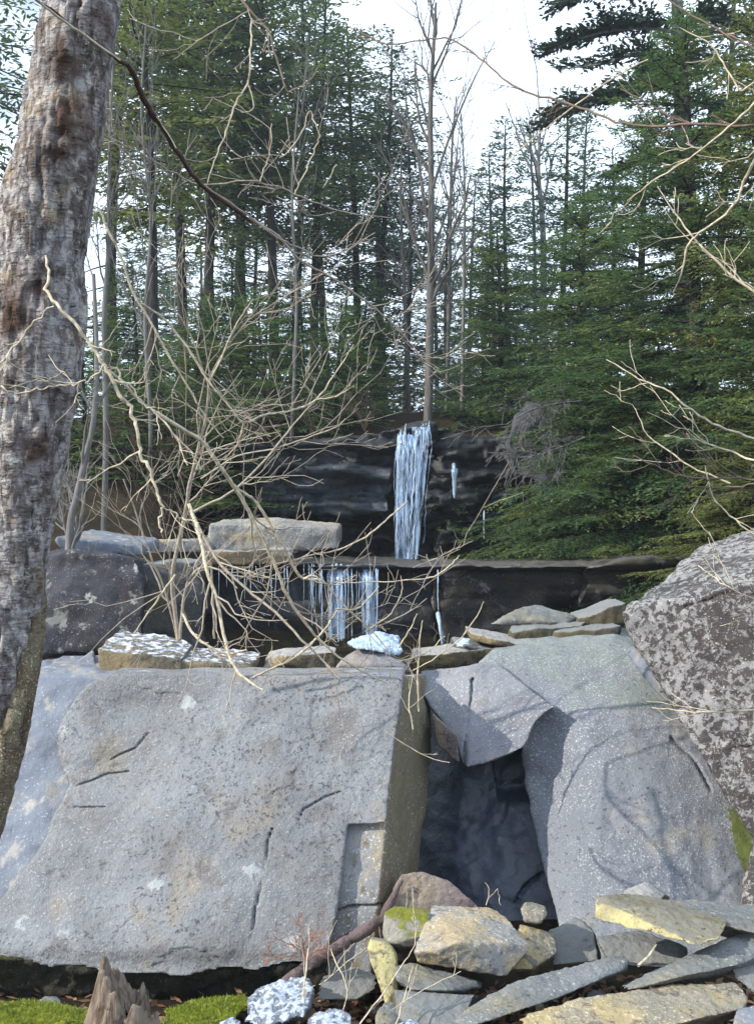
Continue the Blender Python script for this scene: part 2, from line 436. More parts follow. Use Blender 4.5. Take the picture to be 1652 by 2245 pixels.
q = np.stack([GX.ravel(), GY.ravel(), 0 * GX.ravel()], 1)
gz = ground_z(q[:, 0], q[:, 1]) + .10 * fbm(q * .8, 4, 3) + .03 * fbm(q * 5, 3, 8)
q[:, 2] = gz
nx = len(g1); ny = len(g2)
i = np.arange(ny - 1)[:, None] * nx; j = np.arange(nx - 1)[None, :]
quads = np.stack([i + j, i + j + 1, i + nx + j + 1, i + nx + j], -1).reshape(-1, 4)
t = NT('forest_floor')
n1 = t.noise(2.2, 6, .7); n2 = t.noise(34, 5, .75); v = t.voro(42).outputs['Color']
c = t.mix((.020, .016, .011), (.042, .030, .018), t.ramp(n1, .35, .65))  # floor browns darkened to stand in for the shade of the trees
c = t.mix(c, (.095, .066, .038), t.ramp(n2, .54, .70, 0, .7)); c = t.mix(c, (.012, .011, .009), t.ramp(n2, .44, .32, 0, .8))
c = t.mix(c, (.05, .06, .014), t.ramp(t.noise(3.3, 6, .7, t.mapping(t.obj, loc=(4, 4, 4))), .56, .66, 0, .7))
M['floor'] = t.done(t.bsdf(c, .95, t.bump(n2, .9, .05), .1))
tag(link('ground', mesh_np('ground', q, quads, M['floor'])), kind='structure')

# ------------------------------------------------------------------ the near rock wall: left slab
def pl_left(px, py): return 5.90 - .001484 * (py - 1480)
def place_thing(name, loc, label, cat, group=None): return tag(empty(name, loc), label, cat, group)

slab = place_thing('rock_slab', P(450, 2120, 5.3), 'broad tilted grey slab of rock at lower left with cracked face and brown right end', 'rock face')
def rel_main(px, py):
    r = crack(px, py, [(595, 1815), (585, 1880), (572, 1930), (560, 1995), (552, 2060)], 4, .03)
    r += crack(px, py, [(168, 1722), (200, 1712), (235, 1700), (278, 1698)], 4, .025) + crack(px, py, [(240, 1668), (290, 1640), (322, 1610)], 4, .022)
    r += crack(px, py, [(655, 1800), (668, 1775), (700, 1758), (745, 1735)], 3.5, .025)
    r += crack(px, py, [(160, 1770), (230, 1772)], 4, .02) + crack(px, py, [(230, 2080), (300, 1995)], 3, .012)
    g = lambda x, y, sx, sy: np.exp(-((px - x) / sx) ** 2 - ((py - y) / sy) ** 2)
    r += .05 * g(260, 1690, 110, 60) - .03 * g(190, 1640, 60, 60) + .04 * g(330, 1560, 120, 40) - .02 * g(660, 1900, 90, 120)
    r += .05 * smooth(2070, 2140, py)
    q = np.stack([px * .0055, py * .007, px * 0], 1); f = fbm(q, 5, 41); r += .007 * smooth(.16, .19, f) + .006 * smooth(-.26, -.30, f)
    return r
main_out = [(168, 1528), (190, 1505), (235, 1482), (420, 1478), (640, 1484), (884, 1482), (876, 1560), (866, 1620), (858, 1690), (851, 1760), (846, 1806), (800, 1809), (762, 1808),
            (757, 1850), (750, 1905), (744, 1960), (737, 2000), (729, 2050), (719, 2085), (700, 2122), (640, 2118), (560, 2140), (480, 2136), (400, 2156), (320, 2148), (250, 2152), (170, 2128), (100, 2132), (40, 2108), (0, 2112), (-110, 2095),
            (-60, 2030), (-20, 1995), (30, 1935), (75, 1880), (100, 1835), (118, 1790), (140, 1752), (152, 1722), (138, 1695), (126, 1660), (122, 1615), (140, 1570)]
rock('front_plate', bm_prism(main_out, lambda x, y: pl_left(x, y) - .075, (.02, .34, .0)), M['slab'], .0095, 1, .016, 2.2, 0, 1, rel_main, slab, rough=.006)
rock('rear_block', bm_prism([(60, 1484), (300, 1480), (420, 1490), (420, 2120), (-160, 2120), (-150, 1900), (-20, 1600)],
     lambda x, y: pl_left(x, y) + .06, (.02, .6, .05)), M['slab_low'], .013, 1, .035, 1.8, 0, 2, None, slab, rough=.02)
def rel_end(px, py):
    return crack(px, py, [(730, 2000), (770, 1990), (836, 1985)], 5, .05) + crack(px, py, [(720, 2075), (790, 2040)], 4, .03)
endb = hull_px([(640, 1486, 5.93), (880, 1484, 5.93), (941, 1478, 6.62), (640, 1478, 6.6), (850, 1760, 5.46), (826, 2000, 5.125), (812, 2150, 4.93), (640, 2150, 4.96),
                (943, 1640, 6.35), (936, 1760, 6.15), (905, 1950, 5.92), (880, 2150, 5.72), (640, 2150, 6.2)])
rock('end_block', endb, M['slab_end'], .010, 1, .018, 2.4, 0, 4, rel_end, slab, rough=.012)
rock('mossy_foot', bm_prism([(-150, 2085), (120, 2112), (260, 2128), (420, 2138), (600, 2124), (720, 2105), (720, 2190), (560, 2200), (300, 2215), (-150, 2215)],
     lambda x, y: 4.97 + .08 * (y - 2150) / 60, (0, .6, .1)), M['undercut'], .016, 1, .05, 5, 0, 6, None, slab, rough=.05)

# ------------------------------------------------------------------ recess and right slab
def pl_right(px, py): return 6.45 - .0021 * (py - 1440)
wall = place_thing('rock_wall', P(1300, 2040, 5.2), 'speckled blue grey rock wall at right of the dark recess with overhanging lip', 'rock face')
def rel_rec(px, py):
    r = crack(px, py, [(1130, 1985), (1150, 1945), (1190, 1915)], 6, .05) + crack(px, py, [(1095, 1800), (1120, 1740)], 5, .03) + crack(px, py, [(1010, 1900), (1060, 1870)], 5, .03)
    return r + .25 * np.clip((1010 - px) / 100, 0, 1) ** 1.5 + .10 * (px > 1095 + (py - 1800) * .1) * smooth(1760, 1740, py)
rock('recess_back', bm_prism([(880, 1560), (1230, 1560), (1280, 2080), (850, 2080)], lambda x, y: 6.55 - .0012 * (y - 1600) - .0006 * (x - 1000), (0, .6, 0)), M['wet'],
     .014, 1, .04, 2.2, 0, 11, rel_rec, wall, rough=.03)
def rel_but(px, py):
    low = smooth(1600, 1700, py)
    r = np.where(py > 1560, -.0021 * (py - 1560), .0040 * (1560 - py))
    r += .34 * np.clip((1330 - px) / 190, 0, 1.2) ** 2 * low
    r += .05 * np.clip((px - 1480) / 180, 0, 1.2) ** 2
    q = np.stack([px * .006, py * .006, px * 0], 1); r += .008 * smooth(.24, .30, fbm(q, 3, 47))
    g = lambda x, y, sx, sy: np.exp(-((px - x) / sx) ** 2 - ((py - y) / sy) ** 2)
    r += .16 * g(1200, 1610, 46, 60) - .06 * g(1400, 1720, 90, 90) + .05 * g(1190, 1720, 30, 40)
    r += crack(px, py, [(1460, 1610), (1500, 1650), (1520, 1700)], 5, .05) + crack(px, py, [(1530, 1640), (1560, 1720), (1600, 1760), (1660, 1850)], 8, .10)
    return r
but_out = [(1055, 1475), (1092, 1450), (1200, 1441), (1300, 1434), (1385, 1430), (1430, 1445), (1520, 1540), (1600, 1650), (1700, 1780), (1800, 1900), (1800, 2080), (1225, 2080), (1205, 2020),
           (1193, 1975), (1182, 1925), (1172, 1880), (1163, 1830), (1156, 1770), (1150, 1700), (1140, 1640), (1120, 1560), (1070, 1500)]
rock('buttress', bm_prism(but_out, lambda x, y: pl_right(x, 1560), (.25, .75, 0)), M['buttress'], .0105, 1, .024, 2.6, 0, 12, rel_but, wall, rough=.008,
     mossf=lambda px, py: np.exp(-((px - 1570 - (py - 1800) * .12) / 28) ** 2 - ((py - 1800) / 95) ** 2))
def rel_lip(px, py):
    r = .10 * np.clip((1028 - px) / 60, 0, 1) + crack(px, py, [(1036, 1490), (1028, 1560), (1022, 1620), (1022, 1690)], 5, .05)
    return r + .04 * np.exp(-((px - 1110) / 60) ** 2 - ((py - 1600) / 40) ** 2)
lip_out = [(922, 1476), (1040, 1458), (1092, 1452), (1130, 1485), (1175, 1520), (1218, 1550), (1196, 1562), (1176, 1582), (1164, 1604), (1158, 1622), (1148, 1640), (1118, 1654), (1090, 1664), (1055, 1676),
           (1020, 1684), (1004, 1650), (985, 1610), (965, 1580), (945, 1556), (922, 1520)]
rock('overhang', bm_prism(lip_out, lambda x, y: 6.50 - .0021 * (y - 1440) - .14 * max(0, (x - 1020) / 190) * max(0, min(1, (y - 1455) / 80)), (.02, .5, -.10)), M['lip'], .010, 2, .02, 2.6, 0, 14, rel_lip, wall, rough=.01)
rock('wedge_stone', hull_px([(946, 1562, 6.15), (1000, 1612, 6.0), (1008, 1672, 5.95), (990, 1664, 6.0), (955, 1630, 6.1), (950, 1565, 6.4), (1000, 1615, 6.3), (1008, 1672, 6.2)]),
     M['purple'], .010, 1, .01, 4, 0, 15, None, wall)

# ------------------------------------------------------------------ big mottled boulder at right
b = hull_px([(1362, 1342, 5.75), (1395, 1318, 5.85), (1480, 1266, 6.0), (1652, 1248, 5.6), (1850, 1230, 5.3), (1530, 1200, 6.9), (1652, 1150, 7.1), (1900, 1100, 7.2), (1510, 1238, 6.4),
             (1385, 1392, 5.72), (1432, 1470, 5.62), (1490, 1580, 5.5), (1545, 1670, 5.42), (1600, 1760, 5.35), (1660, 1850, 5.25), (1850, 1880, 5.1), (1900, 1500, 5.2), (1700, 1850, 6.3), (1480, 1500, 6.7), (1430, 1360, 6.8)])
def rel_b(px, py): return crack(px, py, [(1560, 1600), (1620, 1640), (1700, 1640)], 6, .03) + crack(px, py, [(1500, 1330), (1600, 1300), (1700, 1310)], 5, .02)
tag(rock('boulder', b, M['boulder'], .0115, 2, .035, 2.4, 0, 21, rel_b, rough=.03), 'huge grey boulder mottled with dark purple lichen leaning in from right edge', 'boulder')
tag(rock('boulder', hull_px([(1650, 1850, 5.40), (1700, 1850, 5.35), (1800, 1880, 5.3), (1800, 2060, 5.1), (1640, 2050, 5.25), (1630, 1930, 5.38), (1750, 1850, 6.2), (1640, 2050, 6.0)]),
    M['boulder'], .013, 2, .03, 3, 0, 23, None), 'smaller smooth grey boulder wedged below the mottled one at right edge', 'boulder')

# ------------------------------------------------------------------ loose rocks: (points, material, voxel, amp, label)
def loose(pts, mat, label, voxel=.012, amp=.016, freq=6., chips=5, seed=1, name='rock', group=None, cat='rock', rough=.012, cdepth=.16):
    bm = hull_px(pts)
    if chips: chip(bm, random.Random(seed), chips, cdepth)
    return tag(rock(name, bm, M[mat], voxel, 1, amp, freq, 0, seed, None, rough=rough), label, cat, group)
def slabpts(x0, x1, yt0, yt1, yb0, yb1, Y0, Y1, d, back=0):
    """a flat stone: front face from (x0,yt0..yb0) to (x1,yt1..yb1), going d metres back"""
    pts = [(x0, yt0, Y0), (x0, yb0, Y0), (x1, yt1, Y1), (x1, yb1, Y1)]
    out = list(pts)
    for x, y, Y in pts:
        p = P(x, y, Y) + Vector((0, d, back))
        out.append((p.x / p.y * F + CX, (EYE - p.z) / p.y * F + CY, p.y))
    return out

G1 = 'rocks resting along the top of the near rock wall'
loose(slabpts(212, 400, 1422, 1445, 1474, 1482, 6.15, 6.05, .55, .05), 'snowrock', 'brown rock with patchy snow on top resting on the left slab', .012, .02, 5, 3, 31, group=G1)
loose(slabpts(372, 568, 1446, 1462, 1480, 1482, 6.08, 6.12, .4, .03), 'snowrock', 'low brown rock touching the right end of the snow covered rock', .012, .018, 6, 4, 32, group=G1)
loose([(155, 1482, 6.2), (170, 1445, 6.3), (205, 1425, 6.35), (214, 1480, 6.2), (160, 1480, 6.6), (208, 1440, 6.6)], 'slab_low', 'small bluish pointed rock at left end of the snow covered rock', .011, .01, 6, 2, 33, group=G1)
loose(slabpts(572, 735, 1440, 1428, 1478, 1480, 6.3, 6.4, .35), 'brown', 'low brown rock on the slab just left of the icy mound', .012, .02, 6, 5, 34, group=G1)
loose([(725, 1478, 6.2), (760, 1430, 6.35), (800, 1415, 6.45), (850, 1430, 6.4), (885, 1450, 6.35), (912, 1480, 6.2), (740, 1470, 6.8), (820, 1410, 6.8), (900, 1470, 6.8)], 'lip',
      'grey rounded rock mound under blue ice above the slab', .012, .015, 5, 4, 35, group=G1)
loose(slabpts(885, 1065, 1440, 1425, 1478, 1462, 6.6, 6.7, .5), 'brown', 'flat brown rock between icy mound and the wedge shaped plank of stone', .013, .02, 6, 4, 36, group=G1)
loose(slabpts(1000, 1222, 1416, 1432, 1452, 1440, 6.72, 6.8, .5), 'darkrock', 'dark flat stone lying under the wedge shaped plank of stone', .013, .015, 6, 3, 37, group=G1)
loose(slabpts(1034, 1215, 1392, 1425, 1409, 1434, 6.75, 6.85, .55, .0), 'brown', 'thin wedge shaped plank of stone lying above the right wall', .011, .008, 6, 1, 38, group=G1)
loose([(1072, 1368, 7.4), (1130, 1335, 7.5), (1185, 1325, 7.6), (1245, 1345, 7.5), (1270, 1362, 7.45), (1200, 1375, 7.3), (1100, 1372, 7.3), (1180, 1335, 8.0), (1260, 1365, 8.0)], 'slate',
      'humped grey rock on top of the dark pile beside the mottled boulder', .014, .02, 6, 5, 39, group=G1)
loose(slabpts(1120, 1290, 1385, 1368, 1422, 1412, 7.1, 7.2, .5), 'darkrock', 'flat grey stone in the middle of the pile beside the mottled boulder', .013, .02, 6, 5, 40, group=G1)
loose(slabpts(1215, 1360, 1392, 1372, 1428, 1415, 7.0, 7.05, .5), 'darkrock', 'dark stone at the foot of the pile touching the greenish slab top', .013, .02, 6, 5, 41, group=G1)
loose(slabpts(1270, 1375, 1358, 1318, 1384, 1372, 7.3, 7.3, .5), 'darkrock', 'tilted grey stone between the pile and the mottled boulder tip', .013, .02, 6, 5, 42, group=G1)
loose([(1372, 1430, 6.3), (1385, 1412, 6.35), (1412, 1418, 6.3), (1430, 1450, 6.2), (1470, 1520, 6.0), (1440, 1520, 6.1), (1380, 1440, 6.5), (1450, 1480, 6.6)], 'slab_low',
      'narrow pale bluish rock squeezed under the mottled boulder edge', .011, .012, 6, 3, 43, group=G1)
loose([(75, 1480, 6.35), (95, 1448, 6.5), (150, 1440, 6.6), (160, 1482, 6.3), (80, 1482, 6.8), (160, 1478, 6.8)], 'slab_low', 'flat bluish rock half hidden behind the birch trunk', .012, .012, 6, 3, 44, group=G1)

# ------------------------------------------------------------------ second ledge (dark) and the slabs lying on it
def rel_led(px, py):
    r = -.22 * smooth(1252, 1240, py) + .07 * (fbm(np.stack([px * .004, py * .03, px * 0], 1), 4, 5))
    r += crack(px, py, [(960, 1200), (962, 1300), (960, 1430)], 8, .25) + crack(px, py, [(962, 1312), (1010, 1313)], 5, .1)
    r += .25 * np.exp(-((py - 1345) / 25) ** 2) * smooth(1180, 1230, px)
    return r
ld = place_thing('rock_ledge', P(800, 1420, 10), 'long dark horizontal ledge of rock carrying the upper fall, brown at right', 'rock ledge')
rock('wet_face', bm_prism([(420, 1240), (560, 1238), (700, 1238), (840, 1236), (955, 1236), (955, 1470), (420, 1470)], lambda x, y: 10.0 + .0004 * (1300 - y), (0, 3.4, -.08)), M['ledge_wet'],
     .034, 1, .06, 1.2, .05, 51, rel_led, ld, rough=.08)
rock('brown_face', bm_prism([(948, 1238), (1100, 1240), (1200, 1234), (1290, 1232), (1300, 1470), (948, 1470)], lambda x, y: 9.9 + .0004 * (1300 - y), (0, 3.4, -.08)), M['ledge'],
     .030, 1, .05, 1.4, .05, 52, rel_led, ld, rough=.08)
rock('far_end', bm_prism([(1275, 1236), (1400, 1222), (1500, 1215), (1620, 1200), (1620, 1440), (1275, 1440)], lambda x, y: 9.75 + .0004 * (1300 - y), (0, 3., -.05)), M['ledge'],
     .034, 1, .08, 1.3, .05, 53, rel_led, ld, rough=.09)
tag(rock('boulder', hull_px([(60, 1215, 8.6), (180, 1205, 8.5), (300, 1222, 8.5), (320, 1300, 8.4), (310, 1420, 8.3), (60, 1440, 8.3), (40, 1220, 9.6), (320, 1230, 9.6), (320, 1440, 9.4)]), M['lichen_dark'],
     .022, 2, .06, 1.8, .03, 54, None, rough=.04), 'dark boulder dotted with pale lichen standing right of the birch trunk', 'boulder')
tag(rock('boulder', hull_px([(300, 1235, 9.2), (440, 1228, 9.3), (450, 1440, 9.0), (290, 1450, 9.0), (300, 1235, 10.3), (450, 1230, 10.3)]), M['darkrock'],
     .025, 2, .06, 1.8, .03, 55, None, rough=.05), 'dark brown boulder behind the base of the bare shrub', 'boulder')
tag(rock('boulder', hull_px([(1110, 960, 12.9), (1150, 890, 13.0), (1230, 872, 13.1), (1290, 900, 13.1), (1300, 1040, 12.9), (1200, 1070, 12.8), (1120, 1040, 12.8), (1200, 880, 14.5), (1300, 1000, 14.5), (1120, 1000, 14.5)]), M['greyback'],
     .034, 1, .08, 1.8, .04, 57, None, rough=.05), 'dull grey boulder half hidden by hemlock boughs right of the upper fall', 'boulder')
G2 = 'grey rocks lying on the dark ledge'
loose(slabpts(455, 742, 1148, 1160, 1212, 1205, 10.2, 10.4, 1.0, .04) + [(600, 1136, 10.6)], 'pale', 'long pale grey rock slab on the dark ledge left of the fall', .022, .03, 3, 3, 61, group=G2, cdepth=.08)
loose(slabpts(300, 462, 1188, 1180, 1212, 1214, 9.9, 10.1, .8), 'pale', 'thin pale rock at left end of the long slab on the ledge', .022, .025, 4, 4, 62, group=G2)
loose(slabpts(120, 312, 1176, 1198, 1208, 1220, 9.0, 9.3, .9, .05), 'slab_low', 'flat bluish rock on the ledge beside the birch trunk', .02, .025, 4, 4, 63, group=G2)
loose(slabpts(440, 640, 1208, 1204, 1240, 1238, 10.05, 10.1, .9), 'brown', 'brown rock layer under the long pale slab on the ledge', .022, .03, 4, 4, 64, group=G2)

# ------------------------------------------------------------------ upper cliff
cl = place_thing('rock_cliff', P(850, 1230, 13.4), 'dark wet layered cliff behind the upper waterfall', 'cliff')
def strat(a): 
    def f(px, py):
        q = np.stack([px * .012, py * .045, px * 0], 1)
        b = np.floor(py * .036 + .8 * vn(np.stack([px * .008, py * 0, px * 0], 1), 3)); c = np.floor(px * .011 + b * .37)
        return a * (fbm(q, 4, 15) + .35 * _hash(c.astype(np.int64), b.astype(np.int64), (b * 0).astype(np.int64), 5))
    return f
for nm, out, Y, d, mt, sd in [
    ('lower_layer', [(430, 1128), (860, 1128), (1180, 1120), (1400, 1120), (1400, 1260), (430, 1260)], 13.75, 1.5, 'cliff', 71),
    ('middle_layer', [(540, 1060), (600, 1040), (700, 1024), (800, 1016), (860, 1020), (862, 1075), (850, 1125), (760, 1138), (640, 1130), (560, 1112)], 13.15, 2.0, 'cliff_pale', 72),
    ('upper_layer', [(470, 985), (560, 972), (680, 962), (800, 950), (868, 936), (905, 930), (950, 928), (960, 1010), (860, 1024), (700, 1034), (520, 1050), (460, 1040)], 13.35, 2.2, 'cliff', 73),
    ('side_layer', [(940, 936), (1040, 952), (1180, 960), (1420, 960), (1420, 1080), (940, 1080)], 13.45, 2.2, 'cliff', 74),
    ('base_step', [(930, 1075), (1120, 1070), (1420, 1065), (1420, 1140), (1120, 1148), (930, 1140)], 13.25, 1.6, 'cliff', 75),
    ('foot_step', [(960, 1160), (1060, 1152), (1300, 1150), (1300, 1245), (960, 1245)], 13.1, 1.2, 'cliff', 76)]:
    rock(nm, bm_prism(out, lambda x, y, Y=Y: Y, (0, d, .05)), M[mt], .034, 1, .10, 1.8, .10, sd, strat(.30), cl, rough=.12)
# ------------------------------------------------------------------ foliage and bark materials
def leaf_mat(name, a, b, c, trans=.35, clump=1.1):
    t = NT(name)
    geo = t.n('ShaderNodeNewGeometry')
    col = t.mix(a, b, geo.outputs['Random Per Island'])
    col = t.mix(col, c, t.ramp(t.noise(clump, 3, .6), .48, .66, 0, .85))
    d = t.n('ShaderNodeBsdfPrincipled', **{'Roughness': .55}); t.set(d.inputs['Base Color'], col); d.inputs['Specular IOR Level'].default_value = .3
    tr = t.n('ShaderNodeBsdfTranslucent'); t.set(tr.inputs['Color'], t.mix(col, (.10, .16, .03), .35))
    mx = t.n('ShaderNodeMixShader'); mx.inputs[0].default_value = trans
    t.t.links.new(d.outputs[0], mx.inputs[1]); t.t.links.new(tr.outputs[0], mx.inputs[2])
    return t.done(mx)
M['leaf_far'] = leaf_mat('far_needles', (.046, .084, .074), (.070, .112, .086), (.095, .135, .062), .5, .7)  # paler blue tones put haze and blue shadow into the needles
M['leaf_hem'] = leaf_mat('hemlock_needles', (.050, .108, .050), (.095, .165, .060), (.19, .225, .065), .55, 1.3)  # third tone paints sunlit yellow highlights onto clumps of needles
M['leaf_mid'] = leaf_mat('olive_needles', (.085, .12, .068), (.12, .15, .072), (.15, .175, .066), .58, .9)
M['leaf_pine'] = leaf_mat('pine_needles', (.014, .026, .022), (.024, .042, .028), (.030, .055, .030), .15, 1.2)
M['leaf_yel'] = leaf_mat('sunlit_yellow_green_needles', (.17, .20, .06), (.22, .235, .07), (.12, .16, .055), .5, 1.3)  # lit variant of the needles, sunlight put into the colour
M['leaf_brown'] = leaf_mat('browned_needles', (.09, .085, .05), (.07, .085, .045), (.05, .08, .04), .3, 1.)
def bark_mat(name, a, b, sc=1.0, spots=None):
    t = NT(name)
    n = t.noise(9 * sc, 5, .65, t.mapping(t.obj, scale=(2.2, 2.2, .35)))
    col = t.mix(a, b, t.ramp(n, .4, .62))
    if spots: col = t.mix(col, spots, t.ramp(t.noise(5 * sc, 5, .7, t.mapping(t.obj, loc=(4, 1, 2))), .58, .68, 0, .8))
    return t.done(t.bsdf(col, .9, t.bump(n, .6, .03), .2))
M['bark'] = bark_mat('dark_bark', (.022, .020, .019), (.040, .036, .033))
M['bark_grey'] = bark_mat('grey_bark', (.13, .125, .12), (.20, .19, .185))
M['bark_bare'] = bark_mat('smooth_grey_brown_bark', (.085, .078, .075), (.13, .12, .11))
M['deadtwig'] = bark_mat('dead_grey_twigs', (.10, .095, .09), (.155, .15, .145))

def leaflets(O, D, N, length, width):
    """one rhombus per leaflet"""
    Wd = np.cross(D, N); Wd /= np.linalg.norm(Wd, axis=1)[:, None] + 1e-9
    length = np.asarray(length)[:, None]; width = np.asarray(width)[:, None]
    m = O + D * length * .45
    return np.stack([O, m + Wd * width * .5, O + D * length, m - Wd * width * .5], 1).reshape(-1, 3)

def bough(rng, pts, ratio, ll, lw, bstep, lstep, droop, keep=1.0, start=.12, up=.0, fan=.62):
    """needle sprays along one limb; returns leaflet verts and the branchlet lines"""
    seg = np.linalg.norm(np.diff(pts, axis=0), axis=1); cum = np.concatenate([[0], np.cumsum(seg)]); Lb = cum[-1]
    s = np.arange(start * Lb, Lb, bstep); s = s + rng.uniform(-.4, .4, len(s)) * bstep; s = np.clip(s, 0, Lb * .999)
    base = np.stack([np.interp(s, cum, pts[:, k]) for k in range(3)], 1)
    tg = np.stack([np.interp(np.clip(s + .02, 0, Lb), cum, pts[:, k]) for k in range(3)], 1) - np.stack([np.interp(np.clip(s - .02, 0, Lb), cum, pts[:, k]) for k in range(3)], 1)
    tg /= np.linalg.norm(tg, axis=1)[:, None] + 1e-9
    side = np.cross(tg, np.array([0, 0, 1.])); side /= np.linalg.norm(side, axis=1)[:, None] + 1e-9
    out, lines = [], []
    for sg in (-1, 1):
        sel = rng.random(len(s)) < keep
        b, t_, sd, ss = base[sel], tg[sel], side[sel] * sg, s[sel] / Lb
        n = len(b)
        if n == 0: continue
        d = t_ * fan + sd * .8 + np.stack([rng.normal(0, .16, n), rng.normal(0, .16, n), rng.normal(up, .16, n)], 1)
        d /= np.linalg.norm(d, axis=1)[:, None]
        l2 = (ratio * Lb * (1.05 - .8 * ss) + 1.5 * ll) * rng.uniform(.5, 1.15, n)
        m = np.maximum(2, (l2 / lstep).astype(int))
        idx = np.repeat(np.arange(n), m)
        k = np.concatenate([np.arange(x) for x in m]) + .5
        dist = k * lstep
        o = b[idx] + d[idx] * dist[:, None]; o[:, 2] -= droop * dist ** 2
        tot = len(o)
        dd = d[idx].copy(); dd[:, 2] -= 2 * droop * dist; dd /= np.linalg.norm(dd, axis=1)[:, None]
        ps = np.cross(dd, np.array([0, 0, 1.])); ps /= np.linalg.norm(ps, axis=1)[:, None] + 1e-9
        alt = np.where(rng.random(tot) < .5, 1., -1.)
        ld = dd * .65 + ps * alt[:, None] * .75 + rng.normal(0, .22, (tot, 3)); ld /= np.linalg.norm(ld, axis=1)[:, None]
        nn = np.cross(dd, ps) + rng.normal(0, .45, (tot, 3))
        tap = 1 - .5 * dist / l2[idx]
        out.append(leaflets(o, ld, nn, ll * rng.uniform(.6, 1.25, tot) * tap, lw * rng.uniform(.7, 1.2, tot)))
        for q in range(0, n):
            e = b[q] + d[q] * l2[q]; e[2] -= droop * l2[q] ** 2
            lines.append((b[q], e))
    return (np.vstack(out) if out else np.zeros((0, 3))), lines

def conifer_mesh(name, seed, H=12., base=.25, R=2.0, n=80, ll=.16, lw=.035, bstep=.16, lstep=.07, ratio=.36, droop=.35, elev=(.35, -.25), trunk=.13, profile='cone',
                 sag=.10, keep=1., leaf='leaf_far', bark='bark', dead=14, lean=0.03, twigs=False, expl=None, up=0., sides=7):
    rng = np.random.default_rng(seed)
    V, lines = [], []
    hz = np.linspace(0, 1, 14)
    ph = rng.uniform(0, 6.28)
    tp = np.stack([lean * H * np.sin(hz * 2.2 + ph) * hz, lean * H * np.cos(hz * 1.7 + ph) * hz, hz * H - .4 * (hz == 0)], 1)
    lines.append((tp, trunk * (1 - hz) ** .8 + .012))
    branches = []
    for k in range(n):
        u = (k + rng.random()) / n
        h = base + (1 - base) * u ** 1.1
        if profile == 'cone': r = R * (1 - u) ** .75 + .18
        elif profile == 'dome': r = R * (math.sin(math.pi * (.18 + .82 * u)) ** .8 + .05) * (1 if u < .9 else .7)
        else: r = R * min(1, (1 - u) * 2.2 + .12) * (.55 + .45 * math.sin(min(1, u * 2.5) * 1.57))
        branches.append((h, r * rng.uniform(.55, 1.12), rng.uniform(0, 6.2832), elev[0] * u + elev[1] * (1 - u) + rng.normal(0, .12), 1))
    for k in range(dead):
        branches.append((rng.uniform(.06, base + .1), rng.uniform(.3, .8) * R, rng.uniform(0, 6.2832), rng.normal(-.1, .2), 0))
    for h, r, az, el, live in branches:
        c = np.array([np.interp(h, hz, tp[:, k]) for k in range(3)])
        s = np.linspace(0, 1, 7)
        az2 = az + rng.normal(0, .12) * s * 2
        pts = np.stack([c[0] + np.cos(az2) * r * s, c[1] + np.sin(az2) * r * s, c[2] + r * (s * math.tan(el) - sag * 2 * s ** 2 * r / 2 + sag * .8 * s ** 4 * r / 2)], 1)
        lines.append((pts, (.008 + .009 * r) * (1 - s * .85)))
        if live:
            v, br = bough(rng, pts, ratio, ll, lw, bstep, lstep, droop, keep, up=up)
            V.append(v)
            if twigs:
                for a, e in br[::2]: lines.append((np.array([a, (a + e) / 2, e]), np.array([.004, .003, .0015])))
    tv, tf = tube_arrays(lines, sides if not twigs else 5)
    V = np.vstack(V)
    return (mesh_np(name + '_trunk', tv, tf, M[bark]), mesh_np(name + '_crown', V, np.arange(len(V)).reshape(-1, 4), M[leaf], smooth=False), V)

PROTO = {
    'tall':   conifer_mesh('tall', 1, 13, .38, 2.1, 66, .25, .060, .20, .085, .36, .30, (.45, -.22), .12, 'open', leaf='leaf_mid', dead=26),
    'tall2':  conifer_mesh('tall2', 2, 13, .44, 1.9, 60, .25, .060, .20, .085, .36, .35, (.5, -.10), .11, 'open', leaf='leaf_far', dead=30, lean=.05),
    'spruce': conifer_mesh('spruce', 3, 9, .08, 1.75, 100, .20, .052, .16, .068, .38, .35, (.5, -.30), .08, 'cone', leaf='leaf_far', dead=6),
    'low':    conifer_mesh('low', 4, 6, .04, 1.6, 110, .17, .045, .12, .05, .40, .40, (.5, -.25), .05, 'cone', leaf='leaf_hem', dead=4),
    'yellow': conifer_mesh('yellow', 5, 13, .40, 2.0, 84, .24, .065, .17, .075, .38, .35, (.45, -.15), .10, 'open', leaf='leaf_yel', dead=20),
    'faded':  conifer_mesh('faded', 6, 8, .15, 1.1, 80, .22, .055, .16, .070, .38, .30, (.55, -.20), .07, 'cone', leaf='leaf_brown', dead=10),
    'hemlock': conifer_mesh('hemlock', 7, 7, .03, 2.6, 190, .085, .026, .060, .024, .30, .55, (.40, -.12), .11, 'cone', sag=.13, leaf='leaf_hem', dead=8, twigs=True),
    'hemlock2': conifer_mesh('hemlock2', 8, 5, .03, 2.1, 150, .085, .026, .060, .024, .32, .6, (.40, -.18), .08, 'cone', sag=.17, leaf='leaf_hem', dead=6, twigs=True),
}
PH = {'tall': 13, 'tall2': 13, 'spruce': 9, 'low': 6, 'yellow': 13, 'faded': 8, 'hemlock': 7, 'hemlock2': 5}
NAME = {'tall': 'conifer_tree', 'tall2': 'conifer_tree', 'spruce': 'spruce_tree', 'low': 'spruce_tree', 'yellow': 'conifer_tree', 'faded': 'spruce_tree', 'hemlock': 'hemlock_tree', 'hemlock2': 'hemlock_tree'}
used = {}
